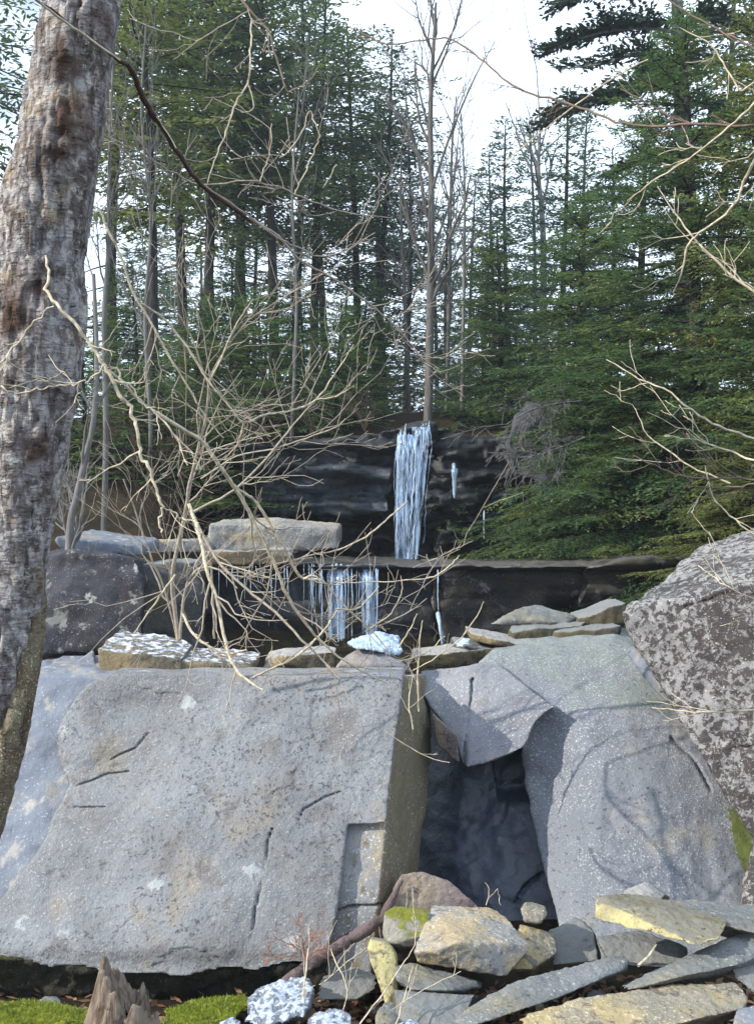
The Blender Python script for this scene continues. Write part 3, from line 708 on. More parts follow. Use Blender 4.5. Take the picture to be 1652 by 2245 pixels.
def tree(kind, px, Y, top_py, label, group=None, rz=None, wide=1.0, base_z=None):
    x = (px - CX) / F * Y
    z0 = float(ground_z(np.array([x]), np.array([Y]))[0]) - .1 if base_z is None else base_z
    H = EYE - (top_py - CY) / F * Y - z0
    s = H / PH[kind]
    root = empty(NAME[kind], (x, Y, z0))
    k = used.get(kind, 0); used[kind] = k + 1
    root.rotation_euler = (0, 0, rz if rz is not None else 2.399 * k + px * .01)
    root.scale = (s ** .5 * wide, s ** .5 * wide, s)
    tag(root, label, 'tree', group)
    tr, cr, _ = PROTO[kind]
    link('trunk', tr, root); link('crown', cr, root)
    return root

GL = 'conifers of the wood behind the cliff'
for kind, px, Y, top, lab in [
    # left block
    ('tall', -60, 17, -420, 'tall conifer at the left edge standing behind the birch trunk'),
    ('tall2', 245, 19, -500, 'tall conifer whose trunk rises just right of the birch trunk'),
    ('yellow', 330, 16.5, -160, 'slender conifer with yellow green crown right of the birch trunk top'),
    ('tall', 405, 22, -330, 'conifer with thin dark trunk, left one of the close pair crossed by the dark branch'),
    ('tall2', 440, 20, -380, 'conifer with straight dark trunk, right one of the close pair crossed by the dark branch'),
    ('yellow', 470, 24, -190, 'conifer with light yellowish crown near the top left of the wood'),
    ('tall', 522, 21, -260, 'conifer with thick dark trunk, left one of two touching trunks left of the centre'),
    ('tall2', 548, 23, -210, 'conifer with thick dark trunk, right one of two touching trunks left of the centre'),
    ('tall', 600, 20, -160, 'dark conifer standing between the touching pair of trunks and the close set trio'),
    ('tall2', 634, 24, -120, 'conifer with slim dark trunk, leftmost of the close set trio left of the fall'),
    ('tall', 690, 22, -60, 'conifer with dark trunk in the middle of the close set trio left of the fall'),
    ('tall2', 722, 26, -20, 'conifer with dark trunk, rightmost of the close set trio left of the fall'),
    ('tall', 780, 24, 60, 'conifer whose top borders the left side of the white sky gap'),
    ('spruce', 835, 27, 215, 'bluish distant conifer with pointed top at left of the sky gap'),
    ('faded', 885, 23, 290, 'small browned spruce just left of the tall leafless tree'),
    ('spruce', 560, 30, 330, 'dark conifer deeper in the wood behind the two touching trunks'),
    ('spruce', 330, 29, 300, 'dark conifer deeper in the wood behind the yellow green one'),
    ('low', 500, 18.5, 560, 'low dark young conifer in the understory left of the centre'),
    ('low', 655, 19, 600, 'low dark young conifer in the understory under the close set trio'),
    ('low', 790, 17.5, 620, 'low dark young conifer in the understory just left of the fall top'),
    ('low', 300, 17, 580, 'low green young conifer in the understory right of the birch trunk'),
    ('spruce', 265, 25, 600, 'dark far conifer low behind the bare shrub top, nearest the birch'),
    ('spruce', 385, 27, 560, 'dark far conifer low behind the close pair of dark trunks'),
    ('spruce', 480, 25, 610, 'dark far conifer low between the close pair and the touching trunks'),
    ('spruce', 580, 28, 570, 'dark far conifer low behind the touching trunks'),
    ('spruce', 665, 26, 590, 'dark far conifer low behind the close set trio'),
    ('spruce', 755, 28, 560, 'dark far conifer low right of the close set trio'),
    ('spruce', 840, 26, 600, 'dark far conifer low behind the thin leafless tree by the fall'),
    # right block
    ('spruce', 985, 30, 420, 'small distant conifer right behind the tall leafless tree'),
    ('spruce', 955, 34, 430, 'small bluish far conifer directly behind the tall leafless trunk'),
    ('spruce', 1030, 36, 380, 'bluish far conifer low in the sky gap right of the tall leafless tree'),
    ('faded', 1085, 30, 330, 'browned far spruce low in the sky gap'),
    ('spruce', 1165, 33, 270, 'bluish far conifer left of the pointed dark spruce'),
    ('spruce', 1290, 30, 215, 'bluish far conifer under the pine boughs'),
    ('tall2', 815, 22, 95, 'thin conifer reaching into the left side of the white sky gap'),
    ('tall2', 850, 30, 150, 'thin far conifer at the left rim of the sky gap'),
    ('spruce', 1120, 26, 255, 'slender distant conifer under the right part of the white sky gap'),
    ('spruce', 1225, 21, 200, 'pointed dark spruce between the sky gap and the big pine'),
    ('spruce', 1060, 19, 520, 'green spruce with low top just right of the tall leafless tree'),
    ('spruce', 1330, 24, 330, 'dark conifer behind the lowest pine bough'),
    ('tall2', 1560, 22, -260, 'tall dark conifer behind the pine trunk at right'),
    ('tall', 1690, 18, -330, 'tall conifer cut by the right edge of the view')]:
    tree(kind, px, Y, top, lab, GL)

tree('low', 585, 15.2, 640, 'dark young conifer on the bank above the long pale rock slab', GL, base_z=2.0)
tree('low', 735, 15.6, 680, 'dark young conifer at the cliff edge left of the fall lip', GL, base_z=2.3)
tree('low', 420, 15.4, 660, 'dark young conifer on the bank behind the bare shrub', GL, base_z=2.0)
GH = 'feathery hemlocks right of the fall'
tree('hemlock', 1530, 12.0, 20, 'large feathery hemlock filling the right side above the mottled boulder', GH, 1.0, 1.0, .85)
tree('hemlock2', 1255, 14.2, 430, 'green hemlock hanging over the cliff right of the fall', GH, 2.2, 1.0, 1.5)
tree('hemlock', 1395, 15.8, 250, 'hemlock standing behind between the two big feathery ones', GH, 4.0, .95, 1.7)
tree('hemlock2', 1095, 16.0, 500, 'smaller green hemlock with lowest boughs beside the fall top', GH, .4, .8, 2.0)
tree('hemlock2', 1720, 9.8, 420, 'hemlock at the right edge with light green low boughs', GH, 5.1, .9, .6)
tree('hemlock2', 1395, 11.0, 690, 'low hemlock drooping over the brown end of the ledge', GH, 3.1, .95, .85)

tree('hemlock2', 1275, 12.5, 745, 'hemlock with dense low boughs spreading over the dark cliff right of the fall', GH, 1.7, .95, 1.3)
hz_ = tree('hemlock', 1690, 11.2, -120, 'sunlit yellow green hemlock at the upper right corner', GH, 3.3, .8, .9)
for ch in hz_.children:
    if ch.name.startswith('crown'): ch.material_slots[0].link = 'OBJECT'; ch.material_slots[0].material = M['leaf_yel']
hy = tree('hemlock2', 1650, 8.9, 900, 'low yellow green hemlock sprays above the top face of the mottled boulder', GH, 2.7, .9, 1.1)
for ch in hy.children:
    if ch.name.startswith('crown'): ch.material_slots[0].link = 'OBJECT'; ch.material_slots[0].material = M['leaf_yel']

# ------------------------------------------------------------------ big pine with heavy boughs at upper right
pine = tag(empty('pine_tree', (P(1492, 1000, 17)[0], 17, 2.4)), 'tall pine with grey trunk and long dark boughs reaching left at upper right', 'tree')
def local(pt, o): return np.array(pt) - np.array(o.location)
rng = np.random.default_rng(40)
tr_pts = np.array([local(P(1500, 900, 17), pine), local(P(1494, 500, 17), pine), local(P(1490, 200, 17), pine), local(P(1480, -100, 17), pine), local(P(1474, -420, 17), pine)])
plines = [(catmull(tr_pts, 5), np.linspace(.12, .07, 21))]
pv = []
for line, rat, den in [([(1488, 185, 17), (1420, 195, 16.7), (1340, 215, 16.4), (1270, 235, 16.2), (1200, 268, 16.0)], .24, 1), ([(1484, 70, 17), (1400, 60, 16.7), (1300, 75, 16.5), (1200, 112, 16.3)], .24, 1),
                  ([(1480, 0, 17), (1400, -30, 16.8), (1320, -20, 16.5), (1225, 12, 16.2)], .26, 1), ([(1490, 150, 17), (1400, 120, 17.3), (1320, 140, 17.5), (1230, 150, 17.8)], .2, .6),
                  ([(1490, 220, 17), (1560, 240, 16.7), (1650, 300, 16.3)], .3, 1), ([(1485, 60, 17), (1560, 40, 16.8), (1660, 70, 16.4)], .3, 1), ([(1480, -60, 17), (1560, -100, 17), (1660, -100, 17)], .3, 1),
                  ([(1480, -80, 17), (1400, -130, 17), (1300, -140, 17)], .3, 1), ([(1492, 330, 17), (1420, 350, 16.6), (1330, 390, 16.3)], .22, .7), ([(1488, 120, 17), (1470, 150, 16), (1440, 190, 15.2)], .3, .8),
                  ([(1478, -200, 17), (1380, -280, 17), (1280, -300, 17)], .35, 1), ([(1478, -260, 17), (1560, -330, 17), (1640, -330, 17)], .35, 1)]:
    pts = catmull([local(P(*p), pine) for p in line], 4)
    plines.append((pts, np.linspace(.035, .008, len(pts))))
    v, br = bough(rng, pts, rat, .17, .05, .06, .032, .15, den, .08, up=.2, fan=.9); pv.append(v)
    v, br = bough(rng, pts + np.array([0, .05, .03]), rat * .8, .17, .05, .07, .034, -.1, den, .15, up=.5, fan=.9); pv.append(v)
v_, f_ = tube_arrays(plines, 8)
link('trunk', mesh_np('pine_trunk', v_, f_, M['bark_grey']), pine)
pv = np.vstack(pv)
link('crown', mesh_np('pine_crown', pv, np.arange(len(pv)).reshape(-1, 4), M['leaf_pine'], False), pine)

# ------------------------------------------------------------------ leafless trees
def sprout(rng, pts, rad, n, lr, depth, lines, ang=(.35, 1.0), lift=.25, minr=.0012, tr=(.15, .95), planar=.5):
    seg = np.linalg.norm(np.diff(pts, axis=0), axis=1); cum = np.concatenate([[0], np.cumsum(seg)])
    for _ in range(n):
        u = rng.uniform(*tr) * cum[-1]
        b = np.array([np.interp(u, cum, pts[:, k]) for k in range(3)])
        r0 = float(np.interp(u, cum, rad))
        i = min(np.searchsorted(cum, u), len(pts) - 1); t_ = pts[i] - pts[i - 1]; t_ = t_ / (np.linalg.norm(t_) + 1e-9)
        a = rng.uniform(*ang) * rng.choice([-1, 1])
        ax = np.array([0, 1., 0]) + rng.normal(0, planar, 3); ax /= np.linalg.norm(ax)
        d = np.array(Matrix.Rotation(a, 3, Vector(ax)) @ Vector(t_))
        L_ = rng.uniform(*lr)
        m = 6
        s = np.linspace(0, 1, m)
        bend = rng.normal(0, .18, 3)
        q = b + d[None] * (s * L_)[:, None] + bend[None] * (s ** 2 * L_)[:, None]
        q[:, 2] += lift * L_ * s ** 2
        q[1:-1] += rng.normal(0, .018 * L_, (m - 2, 3))
        rr = np.maximum(r0 * .62 * (1 - .75 * s), minr)
        lines.append((q, rr))
        if depth > 1: sprout(rng, q, rr, max(1, int(n * .45)), (lr[0] * .45, lr[1] * .5), depth - 1, lines, ang, lift, minr, (.25, .95), planar)

def bare_tree(seed, path, r0, r1, n, lr, depth, label, mat, group=None, name='leafless_tree', extra=()):
    rng = np.random.default_rng(seed)
    pts = np.array([P(*p) for p in path])
    gz0 = float(ground_z(pts[:1, 0], pts[:1, 1])[0]) - .15
    if gz0 < pts[0, 2] - .05: pts = np.vstack([[pts[0, 0] - .03, pts[0, 1], gz0], pts])
    base = pts[0].copy()
    root = tag(empty(name, base), label, 'tree', group)
    c = catmull(pts - base, 5); rad = np.linspace(r0, r1, len(c))
    tl = [(c, rad)]
    for e in extra:
        pe = catmull(np.array([P(*p) for p in e[0]]) - base, 5); tl.append((pe, np.linspace(e[1], .004, len(pe))))
    bl = []
    for k, (q, rr) in enumerate(tl): sprout(rng, q, rr, n if k == 0 else max(2, n // 4), lr if k == 0 else (lr[0] * .6, lr[1] * .6), depth, bl, (.3, .85), .3, .003, (.3, .98), .9)
    v, f = tube_arrays(tl, 7); link('trunk', mesh_np('bare_trunk', v, f, mat), root)
    v, f = tube_arrays(bl, 4); link('branches', mesh_np('bare_branches', v, f, mat), root)
    return root
GB = 'leafless trees on the cliff top'
bare_tree(51, [(938, 915, 15), (942, 700, 15), (945, 450, 15), (943, 250, 15), (950, 100, 15), (955, 5, 15)], .075, .015, 16, (.5, 1.6), 2, 'tall thin leafless tree rising above the fall into the white sky', M['bark_bare'],
    extra=[([(943, 300, 15), (915, 180, 15.2), (905, 95, 15.3)], .02), ([(945, 420, 15), (985, 300, 14.8), (1040, 170, 14.6), (1085, 90, 14.5)], .022), ([(945, 560, 15), (990, 420, 15.2), (1010, 240, 15.4)], .02), ([(943, 380, 15), (890, 300, 15), (850, 200, 15)], .018)])
bare_tree(52, [(1012, 890, 16), (1016, 640, 16), (1018, 420, 16), (1010, 250, 16)], .04, .01, 10, (.3, .9), 2, 'slim pale leafless sapling right of the fall in front of the green spruce', M['bark_grey'])
bare_tree(53, [(978, 905, 17), (985, 600, 17), (990, 330, 17), (1000, 210, 17)], .045, .01, 16, (.4, 1.2), 2, 'thin leafless tree standing immediately right of the tallest leafless one', M['bark_bare'])
bare_tree(54, [(895, 900, 18), (886, 640, 18), (878, 450, 18), (880, 330, 18)], .05, .012, 12, (.4, 1.1), 2, 'thin leafless tree standing left of the fall top', M['bark_bare'])
bare_tree(55, [(1190, 800, 24), (1190, 520, 24), (1180, 380, 24), (1185, 260, 24)], .11, .02, 14, (.6, 2.0), 2, 'distant leafless tree with pale trunk in the bright gap right of centre', M['bark_grey'])
bare_tree(56, [(232, 960, 11.5), (228, 700, 11.5), (236, 560, 11.5), (240, 330, 11.5), (250, 100, 11.5)], .035, .012, 12, (.3, .9), 3, 'thin grey leafless sapling just right of the birch trunk', M['deadtwig'])
bare_tree(57, [(330, 930, 13), (318, 700, 13), (330, 480, 13), (310, 250, 13), (320, 50, 13)], .03, .01, 13, (.4, 1.1), 3, 'hazy grey leafless sapling among the upper left conifers', M['deadtwig'])
bare_tree(58, [(640, 930, 14.5), (650, 650, 14.5), (640, 420, 14.5), (655, 200, 14.5)], .03, .01, 11, (.4, 1.0), 3, 'grey leafless sapling in front of the close set trio of conifers', M['deadtwig'])

# dead grey sprays among the hemlock boughs
def dead_spray(seed, line, label):
    rng = np.random.default_rng(seed); pts = catmull(np.array([P(*p) for p in line]), 5); base = pts[0].copy(); pts = pts - base
    ls = [(pts, np.linspace(.012, .004, len(pts)))]
    sprout(rng, pts, ls[0][1], 15, (.12, .42), 3, ls, (.3, .9), -.15, .0025, (.1, 1.), .8)
    v, f = tube_arrays(ls, 4); o = link('dead_bough', mesh_np('dead_bough', v, f, M['deadtwig']), None, base)
    tag(o, label, 'branch', 'dead grey boughs among the hemlocks')
dead_spray(61, [(1270, 880, 11.3), (1220, 885, 11.0), (1160, 900, 10.8), (1110, 930, 10.7)], 'dead grey hemlock bough, upper of two hanging right of the fall')
dead_spray(62, [(1280, 960, 11.2), (1230, 980, 10.9), (1170, 1000, 10.7), (1105, 1005, 10.6)], 'dead grey hemlock bough, lower of two hanging right of the fall')

# ------------------------------------------------------------------ far wood that reads as one mass
rng = np.random.default_rng(90)
fv, tv_l, tf_l, off = [], [], [], 0
for k in range(22):
    kind = ['tall', 'spruce', 'tall2'][k % 3]
    Y = rng.uniform(38, 75); x = rng.uniform(-.42, .42) * Y
    px = x / Y * F + CX
    if 780 < px < 1190 and k % 3: continue
    s = rng.uniform(.75, 1.05) * (1.05 if px < 700 or px > 1400 else .62); a = rng.uniform(0, 6.28)
    Rm = np.array([[math.cos(a), -math.sin(a), 0], [math.sin(a), math.cos(a), 0], [0, 0, 1]]) * s
    z0 = float(ground_z(np.array([x]), np.array([Y]))[0])
    V = PROTO[kind][2].reshape(-1, 4, 3); V = V[rng.random(len(V)) < .30]
    c = V.mean(1, keepdims=True); V = (c + (V - c) * 1.9).reshape(-1, 3)
    fv.append(V @ Rm.T + np.array([x, Y, z0]))
    tl = np.array([[x, Y, z0 - .3], [x + .1, Y, z0 + 4 * s], [x, Y, z0 + 11 * s]])
    v, f = tube_arrays([(tl, np.array([.16, .13, .03]))], 5); tv_l.append(v); tf_l.append(f + off); off += len(v)
fv = np.vstack(fv)
tag(link('far_wood', mesh_np('far_wood', fv, np.arange(len(fv)).reshape(-1, 4), M['leaf_far'], False)), 'distant wood of conifers behind the nearer trunks', 'wood', None, 'stuff')
tag(link('far_wood_trunks', mesh_np('far_wood_trunks', np.vstack(tv_l), np.vstack(tf_l), M['bark'])), 'dark trunks of the distant wood between the nearer trees', 'wood', None, 'stuff')

# ------------------------------------------------------------------ leafless brush on the bank left of the cliff
def brush(seed, px, py, Y, h, n, label, mat):
    rng = np.random.default_rng(seed); base = P(px, py, Y); ls = []
    for k in range(n):
        a = rng.normal(0, .55); b = rng.normal(0, .4); L_ = h * rng.uniform(.6, 1.1); s = np.linspace(0, 1, 7)
        q = np.stack([math.sin(a) * L_ * s + rng.normal(0, .15) * h * s ** 2, math.sin(b) * L_ * s, math.cos(a) * L_ * s - .35 * L_ * s ** 2 * abs(math.sin(a))], 1)
        q[1:] += rng.normal(0, .02 * h, (6, 3)); rr = .009 * (1 - .8 * s) + .0015
        ls.append((q, rr)); sprout(rng, q, rr, 7, (.15 * h, .5 * h), 2, ls, (.3, 1.1), .1, .0018, (.2, 1.), .9)
    v, f = tube_arrays(ls, 4)
    return tag(link('leafless_brush', mesh_np('leafless_brush', v, f, M[mat]), None, base), label, 'brush', 'leafless brush on the bank')
M['brush_brown'] = bark_mat('brown_brush', (.045, .034, .026), (.075, .056, .042)); M['brush_grey'] = bark_mat('grey_brush', (.17, .155, .14), (.25, .23, .21))
for a in [(301, 170, 1180, 10.5, 1.1, 6, 'grey leafless brush behind the flat bluish rock beside the birch', 'brush_grey'),
          (303, 360, 1180, 11.3, 1.2, 7, 'brown leafless brush on the bank behind the bare shrub stems', 'brush_brown'),
          (305, 300, 1040, 13.0, 1.1, 7, 'brown leafless brush higher on the bank near the birch', 'brush_brown'),
          (306, 430, 1020, 13.4, 1.1, 7, 'brown leafless brush higher on the bank left of the cliff', 'brush_brown'),
          (307, 560, 990, 13.8, .9, 6, 'brown leafless brush on top of the left end of the cliff', 'brush_brown'),
          (308, 690, 965, 14.0, .7, 6, 'low brown leafless brush on the cliff top midway to the fall', 'brush_brown'),
          (310, 800, 945, 14.2, .6, 6, 'low brown leafless brush beside the lip of the fall', 'brush_brown')]: brush(*a)
for px, Y, top, bz, lab in [(270, 13.6, 800, 1.7, 'small dark hemlock on the bank right of the birch'), (480, 13.2, 860, 1.6, 'small dark hemlock on the bank above the left end of the long pale slab'),
                            (180, 14.2, 760, 1.8, 'small dark hemlock on the bank hidden partly by the birch'), (370, 14.6, 830, 2.0, 'small dark hemlock on the bank behind the crown of the bare shrub')]:
    tree('low', px, Y, top, lab, 'small hemlocks on the bank left of the cliff', base_z=bz, wide=1.3)
bare_tree(59, [(152, 1180, 8.8), (168, 1090, 8.8), (188, 1000, 8.8), (205, 920, 8.8), (212, 780, 8.8), (205, 600, 8.8)], .035, .015, 10, (.2, .7), 2, 'pale grey leaning sapling close behind the right side of the birch trunk', M['bark_grey'])
# ------------------------------------------------------------------ birch in the foreground
t = NT('birch_bark')
n1 = t.noise(7, 6, .68); n2 = t.noise(22, 6, .7, t.mapping(t.obj, scale=(1, 1, .8))); ver = t.noise(13, 5, .65, t.mapping(t.obj, scale=(1.6, 1.6, .22), loc=(3, 1, 0)))
hor = t.noise(60, 4, .6, t.mapping(t.obj, scale=(.45, .45, 1.7)))
c = t.mix((.19, .165, .165), (.40, .375, .37), t.ramp(n2, .40, .56))
c = t.mix(c, (.33, .245, .15), t.ramp(n1, .52, .66, 0, .8))
c = t.mix(c, (.085, .064, .060), t.ramp(t.noise(6.5, 8, .78, t.mapping(t.obj, loc=(7, 2, 4), scale=(1, 1, .6))), .52, .58, 0, .85))
c = t.mix(c, (.50, .47, .44), t.ramp(hor, .60, .68, 0, .75))
c = t.mix(c, (.05, .034, .028), t.ramp(hor, .40, .32, 0, .8))
c = t.mix(c, (.045, .028, .02), t.ramp(ver, .58, .66, 0, .9))
fl = t.voro(44, t.mapping(t.obj, scale=(1, 1, .45))).outputs['Distance']
c = t.mix(c, (.06, .042, .035), t.ramp(fl, .52, .72, 0, .6)); c = t.mix(c, (.55, .53, .50), t.ramp(t.noise(17, 7, .75, t.mapping(t.obj, loc=(1, 8, 3))), .55, .62, 0, .75))
att = t.n('ShaderNodeAttribute', attribute_name='scar')
c = t.mix(c, t.mix((.03, .018, .014), (.12, .07, .05), n2), att.outputs['Fac'])
h = t.math('ADD', t.math('MULTIPLY', n2, .8), t.math('ADD', t.math('MULTIPLY', ver, -.8), t.math('ADD', t.math('MULTIPLY', hor, .5), t.math('MULTIPLY', fl, -.7))))
M['birch'] = t.done(t.bsdf(c, .85, t.bump(h, 1.0, .03), .25))
M['flank'] = rock_mat('mossy_birch_bark', (.20, .172, .115), (.13, .108, .075), stain=(.13, .085, .05), stain_amt=.6, light=(.50, .45, .33), light_amt=.5, dark=(.05, .035, .02), dark_amt=.8, scale=2.2, bump=.9,
                        streak=(.06, .04, .025), streak_amt=.5)

def solid_tube(path, rad, sides, rings, disp, scars=(), seed=0):
    pts = catmull(path, 12); seg = np.linalg.norm(np.diff(pts, axis=0), axis=1); cum = np.concatenate([[0], np.cumsum(seg)])
    u = np.linspace(0, cum[-1], rings); c = np.stack([np.interp(u, cum, pts[:, k]) for k in range(3)], 1)
    r = np.interp(u, cum[np.linspace(0, len(cum) - 1, len(rad)).round().astype(int)], rad)
    V, Fq = tube_arrays([(c, r)], sides)
    cen = np.repeat(c, sides, 0); nrm = V - cen; nrm /= np.linalg.norm(nrm, axis=1)[:, None]
    q = V * np.array([1, 1, .55])
    d = disp * (1.2 * fbm(q * 6, 4, seed) + .6 * fbm(V * np.array([1, 1, .3]) * 25, 3, seed + 2))
    sc = np.zeros(len(V))
    d -= disp * 1.1 * np.clip(.22 - np.abs(fbm(V * np.array([26, 26, 6.]), 3, seed + 20)), 0, 1) / .22 * (fbm(V * 4, 2, seed + 21) > -.1)
    for p, rr, amt in scars:
        e = np.exp(-(np.linalg.norm((V - np.array(p)) * np.array([1, .6, .8]), axis=1) / rr) ** 2)
        d += amt * e * (1 + .8 * fbm(V * 40, 3, 5)); sc = np.maximum(sc, e * (1.1 + 1.2 * fbm(V * 30, 3, 12)))
    V = V + nrm * d[:, None]
    return V, Fq, np.clip(sc, 0, 1)
YB = 2.85
birch_base = P(-95, 2500, YB)
birch = tag(empty('birch_tree', birch_base), 'leaning birch trunk with mottled flaking bark at the left edge', 'tree')
bpath = [np.array(P(x, y, YB)) - np.array(birch_base) for x, y in [(-190, 2600), (-125, 2100), (-72, 1800), (-12, 1600), (8, 1400), (28, 1200), (52, 1000), (80, 750), (96, 500), (135, 300), (168, 80), (185, -100), (200, -500)]]
k = YB / F
V, Fq, sc = solid_tube(bpath, [120 * k, 84 * k, 76 * k, 70 * k, 74 * k, 80 * k, 90 * k, 98 * k, 102 * k, 90 * k, 82 * k, 80 * k, 74 * k], 112, 640, .0115,
    [(np.array(P(x, y, YB - .1)) - np.array(birch_base), r, a) for x, y, r, a in [(135, 120, .045, .012), (150, 270, .055, .018), (118, 330, .04, .012), (205, 390, .04, .01), (92, 620, .03, -.006), (170, 880, .05, .01), (20, 690, .05, .006), (235, 40, .05, .01), (75, 985, .035, .006), (90, 1290, .05, .006)]], 3)
me = mesh_np('birch_trunk', V, Fq, M['birch'])
a = me.attributes.new('scar', 'FLOAT', 'POINT'); a.data.foreach_set('value', sc.astype(np.float32))
link('trunk', me, birch)
fpath = [np.array(P(x, y, YB + dy)) - np.array(birch_base) for (x, y), dy in zip([(52, 1080), (66, 1220), (70, 1340), (56, 1460), (34, 1570), (6, 1690), (-22, 1800), (-52, 1900), (-100, 2100)], [.08, .05, .01, -.02, -.035, -.04, -.04, -.04, -.04])]
V, Fq, _ = solid_tube(fpath, [22 * k, 28 * k, 32 * k, 35 * k, 36 * k, 36 * k, 34 * k, 34 * k, 40 * k], 28, 150, .008, (), 9)
link('mossy_flank', mesh_np('mossy_flank', V, Fq, M['flank']), birch)

# ------------------------------------------------------------------ bare branches and shrubs
def twig_mat(name, a, b, rough=.7):
    t = NT(name); n = t.noise(45, 5, .7)
    return t.done(t.bsdf(t.mix(a, b, t.ramp(n, .42, .6)), rough, t.bump(n, .3, .005), .3))
M['twig'] = twig_mat('pale_tan_twig', (.54, .465, .34), (.33, .275, .20))
M['twig2'] = twig_mat('grey_brown_twig', (.37, .315, .25), (.26, .22, .175))
M['twig_dark'] = twig_mat('dark_red_brown_branch', (.075, .040, .028), (.045, .028, .022))
M['rust'] = twig_mat('rusty_fern', (.34, .15, .085), (.22, .09, .05))
M['twig_mid'] = twig_mat('brown_branch', (.17, .12, .085), (.12, .09, .07))
def lines_of(specs, base, rng, wob=.0016):
    out = []
    for s in specs:
        pts = np.array([P(x, y, Y) for x, y, Y in s[0]]) - np.array(base)
        c = catmull(pts, 4)
        if len(c) > 4: c[1:-1] += rng.normal(0, wob, (len(c) - 2, 3))
        Ym = np.mean([p[2] for p in s[0]])
        rr = np.interp(np.linspace(0, 1, len(c)), np.linspace(0, 1, len(s[1])), np.array(s[1]) * .72 * Ym / F)
        rr = rr * (1 + .06 * rng.normal(0, 1, len(rr)).clip(-1.5, 1.5))
        out.append((c, rr))
    return out
def W(px, Y): return [(x, y, Y) for x, y in px]
def W2(px, Y0, Y1): return [(x, y, Y0 + (Y1 - Y0) * i / (len(px) - 1)) for i, (x, y) in enumerate(px)]

def branch_thing(label, specs, mat, n=8, lr=(.08, .3), depth=2, seed=1, group=None, name='bare_branch', cat='branch', sub=None, ang=(.35, 1.0), lift=.15, tw=None):
    rng = np.random.default_rng(seed)
    base = P(*specs[0][0][0])
    root = tag(empty(name, base), label, cat, group)
    for i, s in enumerate(specs):
        ls = lines_of([s], base, rng)
        v, f = tube_arrays(ls, 6)
        tl = []
        nn = s[3] if len(s) > 3 else n
        if nn: sprout(rng, ls[0][0], ls[0][1], nn, lr, depth, tl, ang, lift, .0011, (.12, .98), .45)
        n0 = len(f)
        if tl:
            v2, f2 = tube_arrays(tl, 4); f = np.vstack([f, f2 + len(v)]); v = np.vstack([v, v2])
        me = mesh_np('branch', v, f, M[s[2] if len(s) > 2 else mat])
        if tl:
            me.materials.append(M[tw or mat]); mi = np.zeros(len(f), dtype=np.int32); mi[n0:] = 1; me.polygons.foreach_set('material_index', mi)
        link('branch', me, root)
    return root

# branch hanging in front of the birch trunk, part of the birch
rng = np.random.default_rng(7)
for specs, nm in [([([(100, 560, 2.70), (108, 600, 2.66), (106, 640, 2.64), (150, 690, 2.62), (185, 735, 2.62), (212, 775, 2.62), (234, 808, 2.62), (262, 866, 2.62), (286, 892, 2.62), (298, 930, 2.62), (306, 975, 2.62), (320, 1015, 2.62), (336, 1052, 2.62), (350, 1092, 2.62), (357, 1116, 2.62), (350, 1145, 2.62), (353, 1168, 2.6)], [3.5, 5, 5.5, 6, 6.5, 6, 5.5, 5, 4, 2.5])], 'branch'),
                   ([(W([(118, 672), (78, 705), (40, 750), (0, 796), (-40, 830)], 2.6), [3.5, 3, 2.5, 2])], 'branch'),
                   ([(W([(230, 800), (200, 828), (165, 842), (120, 848), (75, 855), (40, 862), (0, 846), (-40, 830)], 2.6), [2.5, 3, 3, 3, 2.5])], 'branch'),
                   ([(W([(240, 800), (265, 825), (300, 868), (330, 900), (372, 935), (410, 985), (440, 1030)], 2.64), [3.5, 3, 3, 2])], 'branch'),
                   ([(W([(357, 1112), (385, 1130), (402, 1140), (430, 1135)], 2.62), [2.5, 2, 1.5])], 'branch')]:
    ls = lines_of(specs, birch_base, rng, .003); extra = []
    sprout(rng, ls[0][0], ls[0][1], 5, (.04, .16), 2, extra, (.4, 1.1), .1, .0009, (.15, .95), .4)
    v, f = tube_arrays(ls + extra, 6); link(nm, mesh_np(nm, v, f, M['twig']), birch)

branch_thing('dark branch running from the top left corner across the birch down to the centre',
    [(W2([(40, -60), (60, -20), (110, 20), (180, 72), (262, 130), (290, 152), (308, 200), (330, 245), (354, 275), (386, 328), (420, 380), (450, 411), (500, 447), (553, 488)], 2.6, 3.3), [3, 3.5, 4, 4, 7, 9, 9, 11, 9, 9, 8, 7.5, 7, 6], 'twig_dark', 0),
     (W2([(548, 478), (610, 518), (660, 572), (722, 605), (790, 652), (850, 700), (900, 752), (937, 802)], 3.3, 3.7), [4.5, 4, 3.5, 3.5, 3, 2.5, 1.6], 'twig2', 9),
     (W2([(60, -20), (110, 22), (180, 73), (264, 132)], 2.56, 2.68), [3.5, 4, 4, 3], 'twig', 0),
     (W2([(448, 405), (520, 455), (600, 515), (650, 540), (700, 562), (760, 548), (822, 510)], 3.1, 3.4), [2.2, 2.4, 2.4, 2, 1.4], 'twig2', 5),
     (W2([(386, 325), (350, 262), (345, 250)], 2.9, 2.9), [2, 1], 'twig', 0)],
    'twig2', 6, (.06, .28), 2, 71)
G3 = 'bare branches hanging in at upper left'
branch_thing('pale drooping branch at top left, reaching lowest of the hanging ones',
    [(W2([(552, 40), (550, 90), (548, 130), (543, 182), (522, 214), (505, 262), (487, 312), (470, 352), (455, 402)], 3.4, 3.3), [2.6, 3, 3, 3, 2.6, 2.4, 1.6], 'twig', 5), (W2([(543, 182), (556, 232), (540, 246), (528, 244)], 3.4, 3.4), [2, 1.8, 1.2], 'twig', 0)], 'twig2', 5, (.05, .2), 2, 72, G3)
